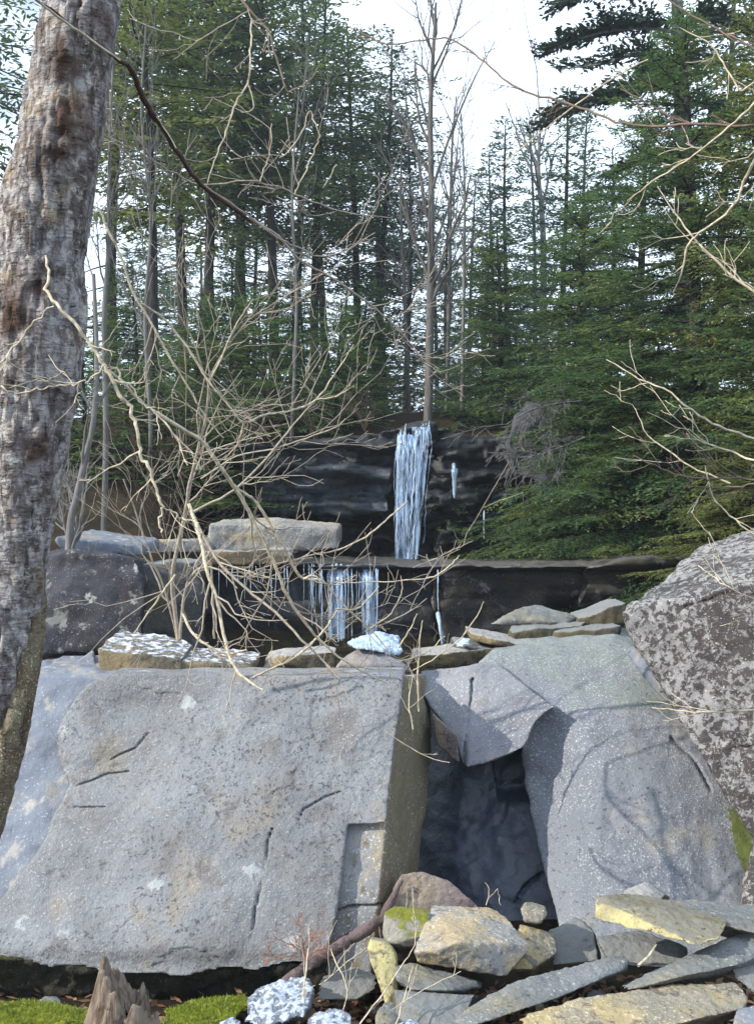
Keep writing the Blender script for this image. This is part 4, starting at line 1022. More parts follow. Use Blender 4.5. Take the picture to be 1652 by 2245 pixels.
branch_thing('dark topped branch at top left of centre curling up at its tip',
    [(W2([(518, -20), (548, 22), (588, 66), (600, 112), (616, 160), (627, 196), (642, 204)], 3.5, 3.4), [4, 3.4, 3, 3, 2.6, 1.6], 'twig_mid', 5), (W2([(548, 22), (480, 60), (420, 100), (380, 130)], 3.5, 3.5), [2, 2, 1], 'twig2', 4)], 'twig2', 5, (.05, .2), 2, 73, G3)
branch_thing('pale forked twigs standing up in the middle of the upper left wood',
    [(W2([(860, 478), (760, 466), (700, 446), (650, 428), (610, 410), (540, 396), (440, 405), (370, 372), (300, 332), (215, 290)], 3.6, 3.2), [1.4, 2, 2.4, 2.6, 2.6, 2.4, 2.2, 2, 1.8], 'twig2', 12),
     (W2([(646, 428), (662, 392), (680, 350), (690, 325), (702, 298)], 3.5, 3.5), [2.4, 2.2, 2, 1.6], 'twig', 2), (W2([(702, 298), (690, 270), (678, 244), (650, 310), (612, 345)], 3.5, 3.5), [1.6, 2, 2, 1.4], 'twig', 1),
     (W2([(568, 402), (582, 360), (594, 320), (596, 270)], 3.5, 3.5), [2.2, 2, 1.4], 'twig', 2), (W2([(738, 360), (722, 388), (708, 412)], 3.5, 3.5), [1.6, 1.6, 1], 'twig', 0)], 'twig2', 5, (.05, .22), 2, 74, G3)

# the bare shrub left of centre
SH = [
 (W2([(392, 1405), (378, 1300), (381, 1240), (396, 1170), (409, 1110), (416, 1060), (427, 1010), (441, 960), (453, 900), (457, 842)], 5.7, 5.3), [8, 8, 7, 7, 6, 5, 5, 4.5, 4], 'twig2', 8),
 (W2([(457, 842), (440, 800), (428, 760), (410, 720), (388, 685), (345, 640)], 5.3, 5.0), [3.5, 3, 2.5, 2, 1.2], 'twig', 7),
 (W2([(457, 840), (480, 795), (502, 745), (530, 690), (555, 655)], 5.3, 5.2), [3.5, 3, 2.5, 1.4], 'twig', 5),
 (W2([(458, 830), (490, 772), (545, 702), (600, 665), (640, 640), (700, 605), (737, 588)], 5.3, 5.1), [2.5, 2.2, 2, 2, 1.2], 'twig2', 6),
 (W2([(414, 1105), (430, 1150), (442, 1195), (456, 1262), (479, 1330), (490, 1390), (508, 1450), (530, 1482), (576, 1513)], 5.0, 4.6), [6, 6.5, 6.5, 6, 6, 5.5, 5, 4.5, 3], 'twig', 6),
 (W2([(420, 1120), (470, 1220), (540, 1292), (602, 1342), (660, 1402), (735, 1480), (790, 1582)], 5.2, 4.9), [5, 5, 4.5, 4.5, 4, 3, 1.5], 'twig2', 8),
 (W2([(550, 1488), (600, 1464), (640, 1446), (690, 1404), (720, 1368), (740, 1335)], 4.7, 4.9), [3, 3.4, 3.4, 3, 2], 'twig', 4),
 (W2([(400, 1345), (420, 1385), (450, 1412), (500, 1432), (540, 1425)], 5.0, 4.8), [4.5, 4.5, 4, 2], 'twig', 3),
 (W2([(384, 1260), (350, 1310), (320, 1350), (292, 1390)], 5.3, 5.2), [3, 3, 2.5, 1.5], 'twig', 3),
 (W2([(425, 1122), (500, 1082), (560, 1032), (618, 962), (660, 912), (702, 868)], 5.2, 5.3), [4, 3.5, 3.2, 2.6, 1.6], 'twig2', 7),
 (W2([(440, 1050), (520, 1000), (600, 985), (670, 960), (735, 938), (757, 918)], 5.3, 5.2), [2.8, 2.4, 2, 1.4], 'twig2', 6),
 (W2([(395, 1400), (402, 1320), (415, 1270), (440, 1245), (480, 1250), (520, 1290)], 5.6, 5.4), [5, 4.5, 4, 3, 2], 'twig2', 5),
 (W2([(388, 1400), (360, 1290), (330, 1220), (300, 1130), (270, 1050)], 5.7, 5.5), [4, 3.5, 3, 2], 'twig2', 7),
 (W2([(470, 1400), (468, 1340), (462, 1220), (455, 1180)], 5.6, 5.5), [4, 3.5, 3, 2], 'twig2', 4),
]
branch_thing('tangled leafless shrub of pale twigs rising from rocks left of the falls', SH, 'twig2', 11, (.12, .6), 3, 81, name='bare_shrub', cat='shrub', tw='twig2')
SP = [
 (W2([(215, 455), (246, 522), (266, 562), (291, 640), (340, 722), (371, 782), (402, 832), (432, 882), (452, 915), (490, 960)], 4.0, 4.2), [3.5, 4, 4, 4, 3.6, 3.4, 3, 2.6, 1.6], 'twig', 8),
 (W2([(308, 664), (345, 688), (372, 712), (412, 764), (456, 834), (502, 890), (534, 926), (570, 912), (602, 906), (642, 900), (692, 876), (732, 822), (775, 755)], 4.1, 4.4), [3, 3.4, 3.6, 3.6, 3.4, 3.4, 3.2, 3, 3, 2.4, 1.4], 'twig', 8),
 (W2([(692, 876), (738, 868), (776, 846)], 4.4, 4.4), [2.2, 2, 1.4], 'twig', 2),
 (W2([(534, 926), (520, 975), (492, 1005)], 4.3, 4.3), [2.4, 2, 1.4], 'twig', 1),
 (W2([(388, 590), (440, 700), (460, 830)], 4.1, 4.2), [2, 2.2, 2], 'twig2', 4)]
branch_thing('arching pale spray starting at the birch edge and curving up towards the trio of conifers', SP, 'twig2', 11, (.08, .4), 3, 82)
BR = [
 (W2([(225, 805), (262, 830), (300, 872), (332, 898), (400, 940), (441, 966), (480, 1020), (510, 1062), (534, 1100), (560, 1150), (592, 1212), (622, 1290), (652, 1342), (690, 1392), (742, 1440), (800, 1475), (850, 1500)], 3.6, 4.2), [3, 4, 5, 6, 6.5, 7, 7, 6.5, 6, 6, 5.5, 5, 4.5, 4, 3, 1.6], 'twig', 9),
 (W2([(512, 1062), (540, 1085), (562, 1102), (592, 1150), (622, 1202), (642, 1240), (664, 1268), (702, 1272), (722, 1292), (762, 1335), (812, 1380), (850, 1425)], 3.9, 4.2), [4.5, 5, 5, 5, 4.5, 4.5, 4.5, 4, 3, 2.4, 1.4], 'twig', 7),
 (W2([(735, 1335), (775, 1336), (800, 1322), (830, 1285)], 4.1, 4.2), [3, 3, 2.4, 1.4], 'twig', 2),
 (W2([(664, 1270), (690, 1262), (702, 1274)], 4.0, 4.0), [3.5, 3.5, 3], 'twig', 0),
 (W2([(740, 1206), (800, 1178), (845, 1142), (878, 1112), (892, 1098)], 4.3, 4.4), [2.4, 2.6, 2.4, 1.6], 'twig', 0),
 (W2([(560, 1250), (650, 1225), (740, 1206)], 4.2, 4.3), [1.6, 2, 2.4], 'twig2', 3),
 (W2([(742, 1278), (820, 1276), (905, 1272), (950, 1264), (985, 1240), (1006, 1218)], 4.3, 4.4), [1.6, 2, 2.4, 2.4, 1.6], 'twig', 2),
 (W2([(905, 1245), (960, 1222), (1000, 1202), (1036, 1186)], 4.4, 4.5), [1.4, 1.8, 1.8, 1.2], 'twig2', 2),
 (W2([(800, 1385), (850, 1352), (872, 1318), (882, 1288), (878, 1262)], 4.3, 4.3), [2.4, 2.4, 2, 1.3], 'twig2', 1),
 (W2([(830, 1372), (900, 1340), (935, 1312)], 4.3, 4.4), [2, 1.8, 1.2], 'twig2', 1),
 (W2([(872, 1420), (895, 1385), (914, 1346)], 4.4, 4.4), [2.2, 2.2, 1.6], 'twig', 0),
 (W2([(905, 1470), (960, 1440), (1010, 1400), (1045, 1350), (1060, 1318)], 4.4, 4.5), [1.6, 2, 2.2, 2, 1.2], 'twig', 1),
 (W2([(870, 1452), (930, 1432), (975, 1395)], 4.4, 4.5), [1.4, 1.8, 1.4], 'twig', 0)]
branch_thing('thick sunlit pale branch sweeping down from the birch to the icy mound', BR, 'twig2', 10, (.07, .36), 3, 83)
branch_thing('thin tufted stalk standing at the top corner of the slab beside the lip', [(W2([(918, 1560), (915, 1500), (917, 1450), (920, 1395), (926, 1360)], 5.7, 5.7), [3, 3, 2.6, 2, 1.4], 'twig', 3), (W2([(905, 1600), (896, 1540), (905, 1480)], 5.65, 5.7), [2, 2, 1.4], 'twig', 3),
     (W2([(840, 1600), (900, 1640), (950, 1665), (985, 1672)], 5.3, 5.3), [1.4, 1.6, 1.4], 'twig', 1)], 'twig', 3, (.05, .2), 2, 84, name='dry_stalk', cat='dry stalk')

# branches coming in from the right
G4 = 'bare branches reaching in from the right'
def right(label, specs, seed, n=5, lr=(.05, .2), mat='twig'): branch_thing(label, specs, mat, n, lr, 2, seed, G4, tw=mat)
right('long thin branch crossing the white sky to the tall leafless tree',
    [(W2([(1900, 262), (1652, 275), (1510, 272), (1430, 277), (1350, 266), (1290, 242), (1222, 220), (1150, 200), (1100, 170), (1050, 126), (990, 86), (925, 88), (850, 96), (800, 76), (745, 46)], 3.4, 4.2), [4.5, 4, 3.6, 3.4, 3.4, 3.4, 3.2, 3, 2.8, 2.6, 2.4, 2, 1.4], 'twig_mid', 10), (W2([(1510, 272), (1450, 245), (1400, 215), (1360, 195)], 3.6, 3.7), [2.4, 2, 1.4], 'twig_mid', 3)], 91, 8, (.04, .14), 'twig_mid')
right('tan branch curving down from the right edge below the pine trunk', [(W2([(1760, 200), (1680, 310), (1640, 375), (1620, 422), (1590, 470), (1532, 510), (1506, 542), (1496, 590), (1474, 642)], 3.2, 3.4), [5, 4.5, 4.2, 4, 3.8, 3.4, 2.8, 1.6])], 92)
right('tan branch sloping down left from under the pine trunk', [(W2([(1700, 170), (1640, 240), (1582, 290), (1530, 332), (1490, 360), (1430, 396), (1374, 440)], 3.4, 3.6), [3.4, 3.4, 3, 2.6, 2.4, 1.4])], 93)
right('pale twig crossing behind the tan branch towards the right edge', [(W2([(1800, 700), (1700, 665), (1620, 618), (1570, 572), (1530, 532), (1490, 482), (1440, 408)], 3.6, 3.7), [4.5, 4.2, 4, 3.6, 3, 2.4, 1.4])], 94)
right('short tan twig floating against the sky in front of the lowest pine bough', [(W2([(1420, 130), (1330, 180), (1242, 245), (1160, 310), (1098, 362)], 3.7, 3.9), [2.4, 2.4, 2.4, 2, 1.4])], 95, 1)
right('long twig slanting down right across the hemlock middle', [(W2([(1850, 1030), (1740, 985), (1652, 962), (1590, 940), (1530, 910), (1470, 862), (1400, 830), (1328, 788)], 3.4, 3.7), [4, 4, 3.6, 3.2, 2.8, 2.4, 1.4])], 96, 6)
right('pale twig above the light green low hemlock boughs', [(W2([(1840, 1060), (1720, 1030), (1652, 1010), (1590, 986), (1530, 966), (1456, 956)], 3.3, 3.6), [4, 3.8, 3.4, 3, 2.4, 1.4])], 97, 6)
right('reddish twig tuft in front of the light green low hemlock boughs', [(W2([(1800, 1080), (1700, 1060), (1620, 1050), (1510, 1046), (1450, 1028), (1388, 998)], 3.4, 3.6), [3.4, 3.2, 3, 2.6, 2, 1.3], 'twig_mid', 8), (W2([(1660, 1060), (1580, 1070), (1500, 1066)], 3.4, 3.5), [2, 2, 1.3], 'twig_mid', 5)], 98, 6, (.05, .18), 'twig_mid')
right('thin upright twig among the grey dead boughs', [(W2([(1600, 1060), (1510, 1022), (1468, 990), (1420, 955), (1392, 895)], 3.8, 3.9), [2.4, 2.4, 2.2, 2, 1.3])], 99, 3)
right('twig drooping over the top face of the mottled boulder', [(W2([(1545, 1020), (1560, 1085), (1600, 1130), (1652, 1172), (1740, 1210)], 3.5, 3.4), [1.6, 2, 2.4, 2.4, 2.4])], 100, 4)
right('pale twig lying across the lower edge of the mottled boulder', [(W2([(1800, 1548), (1652, 1557), (1580, 1562), (1500, 1560), (1428, 1552)], 3.6, 3.8), [2.6, 2.6, 2.4, 2, 1.4])], 101, 5)
right('looping fine twig in front of the mottled boulder upper face', [(W2([(1750, 1340), (1652, 1312), (1600, 1290), (1560, 1262), (1530, 1240)], 3.6, 3.8), [2.2, 2, 1.8, 1.3])], 102, 6)
right('dark branch at the top right corner over the yellow green conifer', [(W2([(1420, -40), (1500, 22), (1570, 62), (1640, 100), (1740, 160)], 3.5, 3.3), [2, 2.6, 3, 3.2, 3.6])], 103, 4, (.05, .2), 'twig_mid')
right('pale crooked branch at the upper right edge beside the yellow green conifer', [(W2([(1490, 60), (1560, 100), (1590, 150), (1620, 195), (1652, 180), (1740, 140)], 3.5, 3.4), [1.6, 2.2, 2.6, 2.8, 3, 3])], 104, 5)

# ------------------------------------------------------------------ waterfalls and ice
t = NT('falling_water')
st = t.noise(30, 4, .6, t.mapping(t.obj, scale=(1, 1, .12)))
wb = t.bsdf((.50, .64, .82), .25, None, .5); tr = t.n('ShaderNodeBsdfTransparent'); mx = t.n('ShaderNodeMixShader')
t.set(mx.inputs[0], t.ramp(st, .36, .64, .08, .70)); t.t.links.new(tr.outputs[0], mx.inputs[1]); t.t.links.new(wb.outputs[0], mx.inputs[2])
M['water'] = t.done(mx)
t = NT('thin_water_sheet')
st = t.noise(26, 5, .65, t.mapping(t.obj, scale=(1, 1, .10)))
wb = t.bsdf((.40, .55, .78), .2, None, .6); tr = t.n('ShaderNodeBsdfTransparent'); mx = t.n('ShaderNodeMixShader')
t.set(mx.inputs[0], t.ramp(st, .38, .64, .05, .80)); t.t.links.new(tr.outputs[0], mx.inputs[1]); t.t.links.new(wb.outputs[0], mx.inputs[2])
M['sheet'] = t.done(mx)
def fall(name, label, strands, Y, sheet, seed, wob, mat='water', cat='waterfall'):
    rng = np.random.default_rng(seed); base = P(strands[0][0], max(s[3] for s in strands), Y)
    root = tag(empty(name, base), label, cat)
    ls = []
    for x0, y0, x1, y1, r in strands:
        n = max(6, int((y1 - y0) / 9)); s = np.linspace(0, 1, n)
        x = x0 + (x1 - x0) * s + np.cumsum(rng.normal(0, wob, n)) ; y = y0 + (y1 - y0) * s
        yy = Y - .16 * np.clip(s * 5, 0, 1) ** .6 + rng.normal(0, .03)
        pts = np.array([P(a, b, c) for a, b, c in zip(x, y, yy)]) - np.array(base)
        rr = r * Y / F * (1.1 - .35 * s) * np.clip(1 + .5 * fbm(np.stack([s * 9, s * 0 + x0, s * 0], 1), 2, seed), .35, 1.6)
        rr[-1] *= .3; ls.append((pts, rr))
    v, f = tube_arrays(ls, 5); link('strands', mesh_np('strands', v, f, M[mat]), root)
    if sheet:
        VV, FF, off = [], [], 0
        for x0l, x0r, y0, x1l, x1r, y1 in sheet:
            a, b = np.meshgrid(np.linspace(0, 1, 24), np.linspace(0, 1, 40), indexing='ij')
            a, b = a.ravel(), b.ravel()
            xx = (x0l + (x0r - x0l) * a) * (1 - b) + (x1l + (x1r - x1l) * a) * b; yv = y0 + (y1 - y0) * b
            yy = Y - .10 * np.clip(b * 5, 0, 1) ** .6 + .05 * fbm(np.stack([xx * .08, yv * .004, xx * 0], 1), 3, seed)
            VV.append(np.array([P(p, q_, r_) for p, q_, r_ in zip(xx, yv, yy)]) - np.array(base))
            i = np.arange(23)[:, None] * 40; j = np.arange(39)[None, :]
            FF.append(np.stack([i + j, i + j + 1, i + 41 + j, i + 40 + j], -1).reshape(-1, 4) + off); off += len(VV[-1])
        link('sheet', mesh_np('sheet', np.vstack(VV), np.vstack(FF), M['sheet']), root)
    return root
rng = np.random.default_rng(17); S = []
for k in range(26):
    x = rng.choice([rng.uniform(870, 898), rng.uniform(912, 944), rng.uniform(872, 943)]); u = (x - 868) / 75
    top = 922 + 34 * math.exp(-((x - 905) / 11) ** 2) + 30 * max(0, 1 - u * 4) + rng.uniform(0, 14)
    S.append((x, top, 864 + (x - 868) * .70 + rng.normal(0, 3.5), min(1228, top + rng.choice([300, 260, 200, 140, 80])), rng.choice([.4, .6, .8, 1.0, 1.4])))
for x in (884, 912, 930): S.append((x, 945, 864 + (x - 868) * .72, 1120 + 90 * rng.random(), 1.8))
fall('waterfall', 'narrow white waterfall dropping down the dark cliff at centre', S, 13.05, [(870, 905, 953, 865, 894, 1226), (903, 943, 936, 893, 915, 1226)], 18, 1.3)
S = []
for k in range(26):
    x = rng.choice([rng.uniform(664, 712), rng.uniform(714, 832), rng.uniform(716, 830)])
    S.append((x, 1236 + rng.uniform(0, 8), x + rng.normal(0, 2), rng.uniform(1290, 1412), rng.choice([.4, .6, .8, 1.1])))
for x, r, y in ((728, 2, 1400), (738, 4, 1412), (748, 2.6, 1405), (803, 4, 1400), (812, 2.6, 1385), (770, 1.5, 1395), (705, 1.4, 1400)): S.append((x, 1238, x, y, r))
fall('waterfall', 'lower icy waterfall of thin strands and pale columns over the dark ledge', S, 9.92, [(716, 760, 1240, 720, 756, 1400), (788, 830, 1240, 794, 826, 1390)], 19, .5)
S = [(480 + 14 * k + rng.uniform(-4, 4), 1242, 480 + 14 * k + rng.uniform(-4, 4), rng.uniform(1270, 1330), .8) for k in range(12)]
fall('icicles', 'row of small thin icicles on the ledge left of the lower fall', S, 9.92, None, 20, .3, 'ice', 'icicles')
fall('icicles', 'single fat icicle hanging on the dark cliff right of the upper fall', [(994, 1018, 996, 1092, 4.5), (999, 1030, 997, 1065, 3.5), (990, 1030, 993, 1060, 2.5)], 13.1, None, 21, .4, 'ice', 'icicle')
fall('icicles', 'thin icicle hanging under the hemlock boughs right of the upper fall', [(1061, 1120, 1061, 1182, 1.3)], 13.0, None, 22, .2, 'ice', 'icicle')
fall('icicles', 'slender ice column in the vertical crack of the ledge', [(959, 1250, 961, 1345, 1.3), (960, 1345, 969, 1415, 4), (966, 1380, 972, 1412, 3)], 9.75, None, 23, .4, 'ice', 'icicle')

def clump(label, outline_pts, mat, seed, voxel=.011, amp=.026, name='ice_clump', cat='ice', group=None):
    bm = hull_px(outline_pts)
    return tag(rock(name, bm, M[mat], voxel, 2, amp, 12, 0, seed, None, rough=.02), label, cat, group)
clump('blue white ice heap lying on the grey mound under the lower fall', [(758, 1412, 6.45), (790, 1395, 6.55), (845, 1386, 6.6), (872, 1392, 6.6), (884, 1425, 6.45), (870, 1440, 6.4), (800, 1424, 6.3), (765, 1418, 6.35), (800, 1398, 6.9), (870, 1400, 6.9)], 'ice', 24)
clump('small ice cap at the left tip of the wedge shaped stone', [(992, 1410, 6.7), (1015, 1398, 6.75), (1036, 1400, 6.75), (1030, 1416, 6.65), (1000, 1420, 6.65), (1015, 1402, 6.9)], 'ice', 25, amp=.015)

# ------------------------------------------------------------------ foreground rocks, wood and snow
M['moss_leaf'] = leaf_mat('moss_tufts', (.16, .20, .02), (.24, .27, .03), (.10, .13, .02), .3, 9.)
M['moss'] = rock_mat('bright_green_moss', (.15, .185, .02), (.085, .11, .015), stain=(.27, .28, .03), stain_amt=.6, dark=(.05, .06, .01), dark_amt=.6, light=(.36, .38, .06), light_amt=.4, bump=1.0, scale=2.0, spec=.05)
M['deadwood'] = bark_mat('weathered_dead_wood', (.22, .175, .14), (.11, .08, .06), 2.5, (.06, .04, .03))
M['logbark'] = rock_mat('purple_log_bark', (.135, .10, .10), (.085, .06, .062), light=(.30, .25, .25), light_amt=.35, dark=(.03, .02, .02), dark_amt=.5, scale=2, bump=.8)
G5 = 'loose foreground rocks at lower right'
def fg(pts, mat, label, seed, chips=4, amp=.010, vox=.0075): loose(pts, mat, label, vox, amp, 9, chips, seed, group=G5, rough=.008, cdepth=.10)
fg([(832, 2030, 4.9), (853, 1965, 4.95), (880, 1917, 5.0), (925, 1910, 5.05), (985, 1932, 5.05), (1048, 1985, 5.0), (1070, 2060, 4.95), (840, 2130, 4.9), (880, 1925, 5.4), (1000, 1940, 5.4), (1070, 2090, 5.3), (850, 2110, 5.3)], 'purple', 'rounded purple brown rock behind the others at foot of the slab', 201, 3)
fg([(838, 2045, 4.72), (842, 2002, 4.75), (865, 1988, 4.8), (942, 1998, 4.8), (942, 2040, 4.7), (905, 2072, 4.65), (850, 2068, 4.68), (860, 1990, 5.0), (950, 2000, 5.0), (940, 2090, 4.95), (840, 2100, 4.95)], 'mossyrock', 'small greenish rock with yellow moss left of the big pale block', 202)
fg([(946, 1984, 4.95), (1076, 1989, 4.95), (1110, 2015, 4.85), (1165, 2074, 4.6), (1152, 2096, 4.55), (1108, 2142, 4.45), (911, 2110, 4.4), (905, 2088, 4.42), (1010, 2064, 4.40), (945, 2010, 4.8), (946, 2110, 4.95), (1130, 2110, 4.95)], 'pale', 'big pale angular block in the middle of the foreground pile', 203, 2)
fg([(1139, 1992, 4.85), (1150, 1979, 4.88), (1170, 1976, 4.9), (1195, 1985, 4.9), (1201, 2005, 4.85), (1186, 2026, 4.8), (1148, 2022, 4.8), (1150, 1985, 5.0), (1195, 1990, 5.0), (1170, 2028, 5.0)], 'tan', 'small round tan stone perched right of the big pale block', 204, 3)
fg([(1140, 2028, 4.8), (1215, 2045, 4.85), (1222, 2090, 4.75), (1165, 2125, 4.6), (1115, 2125, 4.6), (1140, 2030, 5.1), (1220, 2050, 5.1), (1160, 2150, 4.8)], 'tan', 'brownish rock under the small round tan stone', 205)
fg([(803, 2082, 4.5), (812, 2056, 4.55), (846, 2060, 4.55), (870, 2098, 4.5), (862, 2150, 4.42), (880, 2250, 4.3), (848, 2220, 4.3), (815, 2122, 4.45), (820, 2060, 4.8), (870, 2090, 4.8), (870, 2230, 4.7)], 'yellow', 'yellow lichen covered rock at left end of the foreground pile', 206)
fg([(855, 2122, 4.42), (905, 2110, 4.47), (1046, 2150, 4.42), (1050, 2172, 4.37), (990, 2172, 4.25), (880, 2172, 4.26), (862, 2150, 4.3), (880, 2120, 4.8), (1060, 2155, 4.8), (960, 2190, 4.4)], 'slate', 'flat blue grey stone lying under the big pale block', 207, 3)
fg([(862, 2172, 4.24), (1040, 2182, 4.28), (1010, 2275, 4.05), (870, 2310, 4.05), (860, 2180, 4.7), (1060, 2185, 4.7)], 'darkrock', 'dark brown rock below the flat blue grey stone', 208)
fg([(1300, 1966, 4.75), (1318, 1953, 4.85), (1400, 1962, 5.0), (1592, 2026, 4.62), (1580, 2058, 4.5), (1532, 2075, 4.45), (1440, 2042, 4.55), (1322, 2022, 4.65), (1302, 2012, 4.7), (1600, 2000, 4.9)], 'yellow', 'flat rock with bright yellow front face at lower right', 209, 2)
fg([(1362, 1955, 5.0), (1418, 1931, 5.1), (1460, 1962, 5.05), (1440, 1985, 4.95), (1370, 1980, 4.95), (1400, 1940, 5.3), (1470, 1970, 5.3)], 'brown', 'brown pointed rock behind the yellow faced one', 210)
fg([(1410, 1972, 4.92), (1500, 1972, 5.02), (1660, 1985, 5.0), (1760, 2040, 4.6), (1652, 2046, 4.6), (1590, 2032, 4.66), (1430, 1990, 4.82), (1600, 2060, 4.9)], 'slate', 'thin grey slab lying on the yellow faced rock at the right edge', 211, 2)
fg([(981, 2234, 4.1), (1126, 2149, 4.32), (1276, 2108, 4.52), (1366, 2092, 4.64), (1379, 2106, 4.56), (1366, 2127, 4.5), (1226, 2187, 4.25), (1076, 2238, 4.05), (1000, 2262, 4.02), (1376, 2130, 4.6)], 'slate', 'long narrow blue grey slab slanting up to the right in the foreground', 212, 1, .007)
fg([(1356, 2164, 4.4), (1426, 2132, 4.5), (1496, 2097, 4.6), (1626, 2042, 4.72), (1670, 2036, 4.75), (1690, 2090, 4.6), (1616, 2116, 4.45), (1476, 2146, 4.36), (1376, 2172, 4.32), (1640, 2130, 4.6)], 'slate', 'long grey slab sloping below the yellow faced rock at right', 213, 1, .008)
fg([(1141, 2226, 4.15), (1256, 2189, 4.25), (1476, 2157, 4.4), (1626, 2152, 4.45), (1650, 2170, 4.4), (1630, 2212, 4.25), (1526, 2236, 4.12), (1300, 2300, 3.95), (1120, 2290, 4.0), (1640, 2230, 4.5)], 'tan', 'broad tan flat rock along the bottom right edge', 214, 2)
fg([(1600, 2120, 4.5), (1660, 2105, 4.6), (1740, 2140, 4.5), (1720, 2230, 4.3), (1610, 2150, 4.45), (1700, 2110, 4.9)], 'darkrock', 'dark rock in the gap at the right edge between two slabs', 215)
fg([(1612, 2215, 4.2), (1680, 2200, 4.25), (1740, 2290, 4.0), (1600, 2270, 4.05), (1640, 2205, 4.5), (1720, 2240, 4.5)], 'slab_low', 'bluish rock in the bottom right corner', 216)
fg([(824, 2215, 4.15), (850, 2190, 4.3), (885, 2215, 4.2), (890, 2280, 4.0), (815, 2290, 4.0), (850, 2200, 4.6), (900, 2260, 4.5)], 'slate', 'grey stone at the bottom edge left of the dark brown rock', 217)
fg([(1200, 2040, 5.0), (1262, 2010, 5.1), (1300, 2040, 5.0), (1310, 2110, 4.85), (1210, 2120, 4.8), (1280, 2020, 5.4), (1320, 2100, 5.3)], 'darkrock', 'dark damp rock in the gap below the right wall', 218)
fg([(1300, 2055, 4.9), (1400, 2040, 5.0), (1520, 2080, 4.8), (1500, 2120, 4.7), (1330, 2115, 4.75), (1400, 2050, 5.4)], 'darkrock', 'dark rock in the shade under the yellow faced one', 219)
fg([(700, 2150, 4.75), (780, 2120, 4.85), (830, 2140, 4.8), (820, 2200, 4.6), (690, 2200, 4.6), (760, 2130, 5.1)], 'darkrock', 'dark rock under the fallen log', 220)
fg([(1488, 1985, 5.0), (1510, 1972, 5.05), (1545, 1975, 5.05), (1552, 1990, 5.0), (1500, 1998, 4.97), (1520, 1975, 5.2)], 'tan', 'small orange tan stone on the thin grey slab at right', 221, 3, .006)

fg([(75, 2200, 4.75), (95, 2184, 4.85), (130, 2186, 4.85), (140, 2206, 4.75), (100, 2215, 4.7), (110, 2190, 5.0)], 'slate', 'small grey stone in the dark mossy foot of the left slab', 222, 3, .006)
G6 = 'bright green moss cushions'
clump('bright green moss cushion at the bottom edge right of the broken stump', [(340, 2260, 4.3), (360, 2218, 4.45), (440, 2196, 4.6), (530, 2186, 4.65), (548, 2205, 4.55), (500, 2245, 4.3), (400, 2300, 4.1), (450, 2200, 4.9), (540, 2200, 4.9)], 'moss', 301, .009, .018, 'moss_cushion', 'moss', G6)
clump('long green moss ledge in the bottom left corner', [(-80, 2215, 4.4), (0, 2200, 4.5), (60, 2196, 4.55), (150, 2214, 4.5), (205, 2228, 4.4), (200, 2246, 4.3), (60, 2240, 4.3), (-80, 2260, 4.2), (60, 2205, 4.8), (180, 2225, 4.8)], 'moss', 302, .009, .018, 'moss_cushion', 'moss', G6)
G7 = 'lumps of old icy snow in the foreground'
clump('lump of old snow with icy drips under the fallen log', [(535, 2190, 4.45), (560, 2165, 4.5), (620, 2150, 4.55), (672, 2142, 4.55), (684, 2170, 4.45), (670, 2230, 4.25), (560, 2260, 4.2), (535, 2240, 4.3), (600, 2160, 4.8), (690, 2160, 4.8)], 'snow', 303, .009, .03, 'snow_lump', 'snow', G7)
clump('rounded bluish snow lump at the bottom edge right of the dripping one', [(655, 2250, 4.1), (690, 2222, 4.2), (740, 2212, 4.25), (775, 2225, 4.2), (785, 2280, 4.0), (660, 2290, 4.0), (720, 2220, 4.5)], 'snow', 304, .009, .02, 'snow_lump', 'snow', G7)
clump('small bluish snow lump at the bottom edge beside the green moss', [(455, 2250, 4.1), (490, 2232, 4.2), (530, 2232, 4.2), (545, 2260, 4.1), (460, 2290, 4.0), (500, 2240, 4.4)], 'snow', 305, .009, .02, 'snow_lump', 'snow', G7)
clump('small white snow lump at the bottom edge left of the long narrow slab', [(860, 2250, 4.02), (895, 2234, 4.1), (930, 2246, 4.05), (935, 2290, 3.95), (860, 2290, 3.95), (900, 2245, 4.3)], 'snow', 306, .009, .02, 'snow_lump', 'snow', G7)

# tufts of moss on the cushions
rng = np.random.default_rng(55)
for o in [o for o in COL.objects if o.name.startswith('moss_cushion')]:
    me = o.data; n = len(me.vertices); co = np.empty(n * 3, np.float32); no = np.empty(n * 3, np.float32)
    me.vertices.foreach_get('co', co); me.vertices.foreach_get('normal', no); co = co.reshape(-1, 3); no = no.reshape(-1, 3)
    k = rng.choice(n, min(n * 2, 14000)); k = k[no[k, 2] > .05]; m = len(k)
    D = no[k] + rng.normal(0, .55, (m, 3)); D /= np.linalg.norm(D, axis=1)[:, None]
    V = leaflets(co[k] + rng.normal(0, .004, (m, 3)), D, rng.normal(0, 1, (m, 3)), rng.uniform(.008, .020, m), rng.uniform(.003, .006, m))
    tag(link('moss_tufts', mesh_np('moss_tufts', V, np.arange(len(V)).reshape(-1, 4), M['moss_leaf'], False), o), kind='stuff')
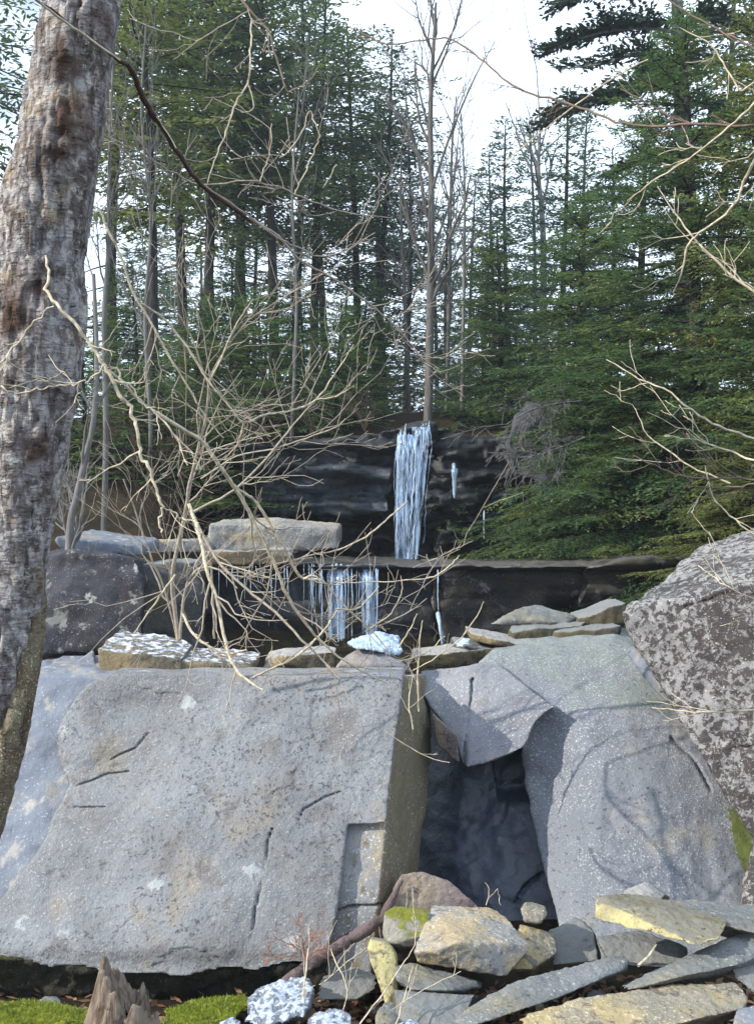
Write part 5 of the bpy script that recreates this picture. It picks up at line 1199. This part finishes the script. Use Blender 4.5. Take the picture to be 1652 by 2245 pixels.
# broken stump: splintered shell of wood
base = P(270, 2330, 3.75)
A = 90; R_ = 34
aa = np.arange(A) / A * 2 * math.pi
cc = lambda f, o=0: np.stack([np.cos(aa) * f, np.sin(aa) * f, aa * 0 + o], 1)
tops = .23 + .08 * np.cos(aa - 2.8) + .07 * fbm(cc(1.7), 3, 2) + .05 * fbm(cc(6), 3, 4) + .03 * fbm(cc(15), 3, 14)
VV = []
for i in range(R_):
    s = i / (R_ - 1); z = tops * s
    r = .150 * (1 - .40 * s) * (1 + .26 * fbm(cc(2.6, 0) + np.stack([aa * 0, aa * 0, z * 1.5], 1), 3, 6) + .05 * fbm(cc(11) + np.stack([aa * 0, aa * 0, z * 1.2], 1), 2, 16)) + .03 * (1 - s) ** 4
    VV.append(np.stack([np.cos(aa) * r + .02 * s, np.sin(aa) * r * .8, z], 1))
for i in range(8):
    s = 1 - i / 7; z = tops * (.6 + .4 * s) - .004
    r = (.150 * .54) * (.2 + .8 * s) * np.ones(A)
    VV.append(np.stack([np.cos(aa) * r + .02, np.sin(aa) * r * .8, z], 1))
VV = np.vstack(VV); nr = R_ + 8
i = np.arange(nr - 1)[:, None] * A; j = np.arange(A)[None, :]; j2 = (j + 1) % A
Fq = np.stack([i + j, i + j2, i + A + j2, i + A + j], -1).reshape(-1, 4)
tag(link('tree_stump', mesh_np('tree_stump', VV, Fq, M['deadwood']), None, base), 'broken splintered grey brown stump at the bottom left', 'stump')

def pole(name, label, cat, path, rad, mat, sides=14, rings=60, disp=.006, seed=0):
    base = P(*path[0]); p = [np.array(P(*q)) - np.array(base) for q in path]
    V, Fq, _ = solid_tube(p, [r * path[0][2] / F for r in rad], sides, rings, disp, (), seed)
    return tag(link(name, mesh_np(name, V, Fq, M[mat]), None, base), label, cat)
pole('fallen_log', 'thin purple brown fallen log slanting up against the slab foot', 'log', [(560, 2205, 4.6), (620, 2160, 4.68), (700, 2102, 4.76), (770, 2058, 4.82), (830, 2018, 4.88), (856, 1980, 4.93), (880, 1930, 4.96)], [14, 17, 16, 14, 11, 8, 5], 'logbark', disp=.012, seed=4)
pole('dead_stick', 'short pale stick poking out of the leaves below the yellow faced rock', 'stick', [(1398, 2118, 4.45), (1420, 2098, 4.5), (1438, 2072, 4.55)], [4, 3.5, 2.5], 'twig', 6, 14, .001)
branch_thing('dry twigs leaning in front of the yellow rock at the bottom', [(W2([(780, 2260), (830, 2190), (880, 2120), (905, 2080), (912, 2040)], 4.0, 4.3), [2.4, 2.4, 2, 1.6, 1.2], 'twig', 4), (W2([(860, 2270), (885, 2190), (905, 2120)], 4.0, 4.2), [2.4, 2, 1.4], 'twig', 2),
   (W2([(858, 2215), (930, 2170), (1010, 2130)], 4.0, 4.1), [1.4, 1.8, 1.2], 'twig', 1), (W2([(655, 2245), (668, 2150), (675, 2080)], 4.3, 4.6), [3, 2.6, 1.6], 'twig', 3), (W2([(700, 2160), (760, 2110), (800, 2080)], 4.5, 4.6), [1.8, 1.8, 1.2], 'twig', 3),
   (W2([(745, 2240), (760, 2170), (735, 2110), (725, 2080)], 4.4, 4.6), [2, 2, 1.4], 'twig', 3)], 'twig', 4, (.05, .16), 2, 105, name='dry_twigs', cat='twigs')
branch_thing('rusty dead fern tuft on the fallen log', [(W2([(668, 2105), (672, 2080), (690, 2045), (700, 2030)], 4.7, 4.7), [1.6, 1.4, 1], 'rust', 8), (W2([(668, 2105), (650, 2078), (610, 2060), (600, 2052)], 4.7, 4.68), [1.6, 1.4, 1], 'rust', 8),
   (W2([(668, 2105), (665, 2075), (660, 2040), (640, 2010)], 4.7, 4.7), [1.6, 1.4, 1], 'rust', 8), (W2([(668, 2105), (645, 2095), (610, 2100), (590, 2090)], 4.7, 4.68), [1.6, 1.4, 1], 'rust', 8), (W2([(668, 2105), (690, 2085), (715, 2080)], 4.7, 4.7), [1.6, 1.4, 1], 'rust', 8)],
   'rust', 8, (.02, .08), 2, 106, name='dead_fern', cat='fern')
branch_thing('few thin dry stems in front of the dark recess', [(W2([(1065, 1985), (1072, 1950), (1062, 1935)], 4.9, 4.9), [1.4, 1.4, 1], 'twig', 1), (W2([(1097, 1985), (1092, 1960), (1090, 1950)], 4.9, 4.9), [1.2, 1, .8], 'twig', 0), (W2([(890, 1995), (892, 1955)], 4.9, 4.9), [1.2, 1], 'twig', 0)], 'twig', 1, (.02, .06), 1, 107, name='dry_grass', cat='dry grass')

# leaf litter between the foreground rocks
rng = np.random.default_rng(33)
n = 5200
yy = rng.uniform(3.6, 5.1, n); xx = rng.uniform(-.36, .36, n) * yy
keep = (xx > -.35) | (rng.random(n) < .25); xx, yy = xx[keep], yy[keep]; n = len(xx)
q = np.stack([xx, yy, 0 * xx], 1)
zz = ground_z(xx, yy) + .10 * fbm(q * .8, 4, 3) + .03 * fbm(q * 5, 3, 8) + rng.uniform(.005, .05, n)
D = rng.normal(0, 1, (n, 3)); D[:, 2] *= .35; D /= np.linalg.norm(D, axis=1)[:, None]
N = rng.normal(0, .5, (n, 3)); N[:, 2] += 1
V = leaflets(np.stack([xx, yy, zz], 1), D, N, rng.uniform(.03, .075, n), rng.uniform(.015, .04, n))
M['litter'] = leaf_mat('dry_leaf_litter', (.17, .085, .05), (.30, .18, .10), (.10, .05, .04), .15, 9.)
tag(link('leaf_litter', mesh_np('leaf_litter', V, np.arange(len(V)).reshape(-1, 4), M['litter'], False)), 'red brown dry leaves littering the gaps between foreground rocks', 'leaf litter', None, 'stuff')

# stone chips in the gaps
rng = np.random.default_rng(66); chips_ = []
for k in range(46):
    x0, y0 = rng.uniform(700, 1640), rng.uniform(2020, 2240); Y = float(np.interp(y0, [2020, 2240], [5.0, 4.35]))
    p = P(x0, y0, Y); gz1 = float(ground_z(np.array([p.x]), np.array([p.y]))[0]) + .10 * float(fbm(np.array([[p.x, p.y, 0]]) * .8, 4, 3)[0])
    p.z = gz1 + .012
    if k < 5:
        bm = bm_hull([Vector((rng.uniform(-1, 1) * .045, rng.uniform(-1, 1) * .035, rng.uniform(-1, 1) * .02)) for _ in range(12)])
        o = rock('stone_chip', bm, M[['slate', 'tan', 'pale', 'purple', 'brown'][k]], .006, 1, .003, 20, 0, 400 + k); chips_.append(o)
    else:
        o = chips_[k % 5].copy(); COL.objects.link(o)
    o.location = p; o.rotation_euler = (rng.normal(0, .3), rng.normal(0, .3), rng.uniform(0, 6.28)); sc_ = rng.uniform(.7, 1.7); o.scale = (sc_,) * 3
    tag(o, 'small stone chip lying in leaf litter between the foreground rocks', 'stone chip', 'small stone chips in the leaf litter')

# ------------------------------------------------------------------ pale air between the camera and the far trees
HAZE = .0014
if HAZE:
    bm = bmesh.new(); bmesh.ops.create_cube(bm, size=1)
    bmesh.ops.scale(bm, vec=(164, 132, 40), verts=bm.verts); bmesh.ops.translate(bm, vec=(0, 42, 17), verts=bm.verts)
    me = bpy.data.meshes.new('haze'); bm.to_mesh(me); bm.free()
    hm = bpy.data.materials.new('pale_air'); hm.use_nodes = True; ht = hm.node_tree; ht.nodes.clear()
    pv_ = ht.nodes.new('ShaderNodeVolumePrincipled'); pv_.inputs['Color'].default_value = (.80, .90, 1.0, 1); pv_.inputs['Density'].default_value = HAZE; pv_.inputs['Anisotropy'].default_value = .2
    ho = ht.nodes.new('ShaderNodeOutputMaterial'); ht.links.new(pv_.outputs[0], ho.inputs['Volume']); me.materials.append(hm)
    tag(link('haze', me), kind='stuff')
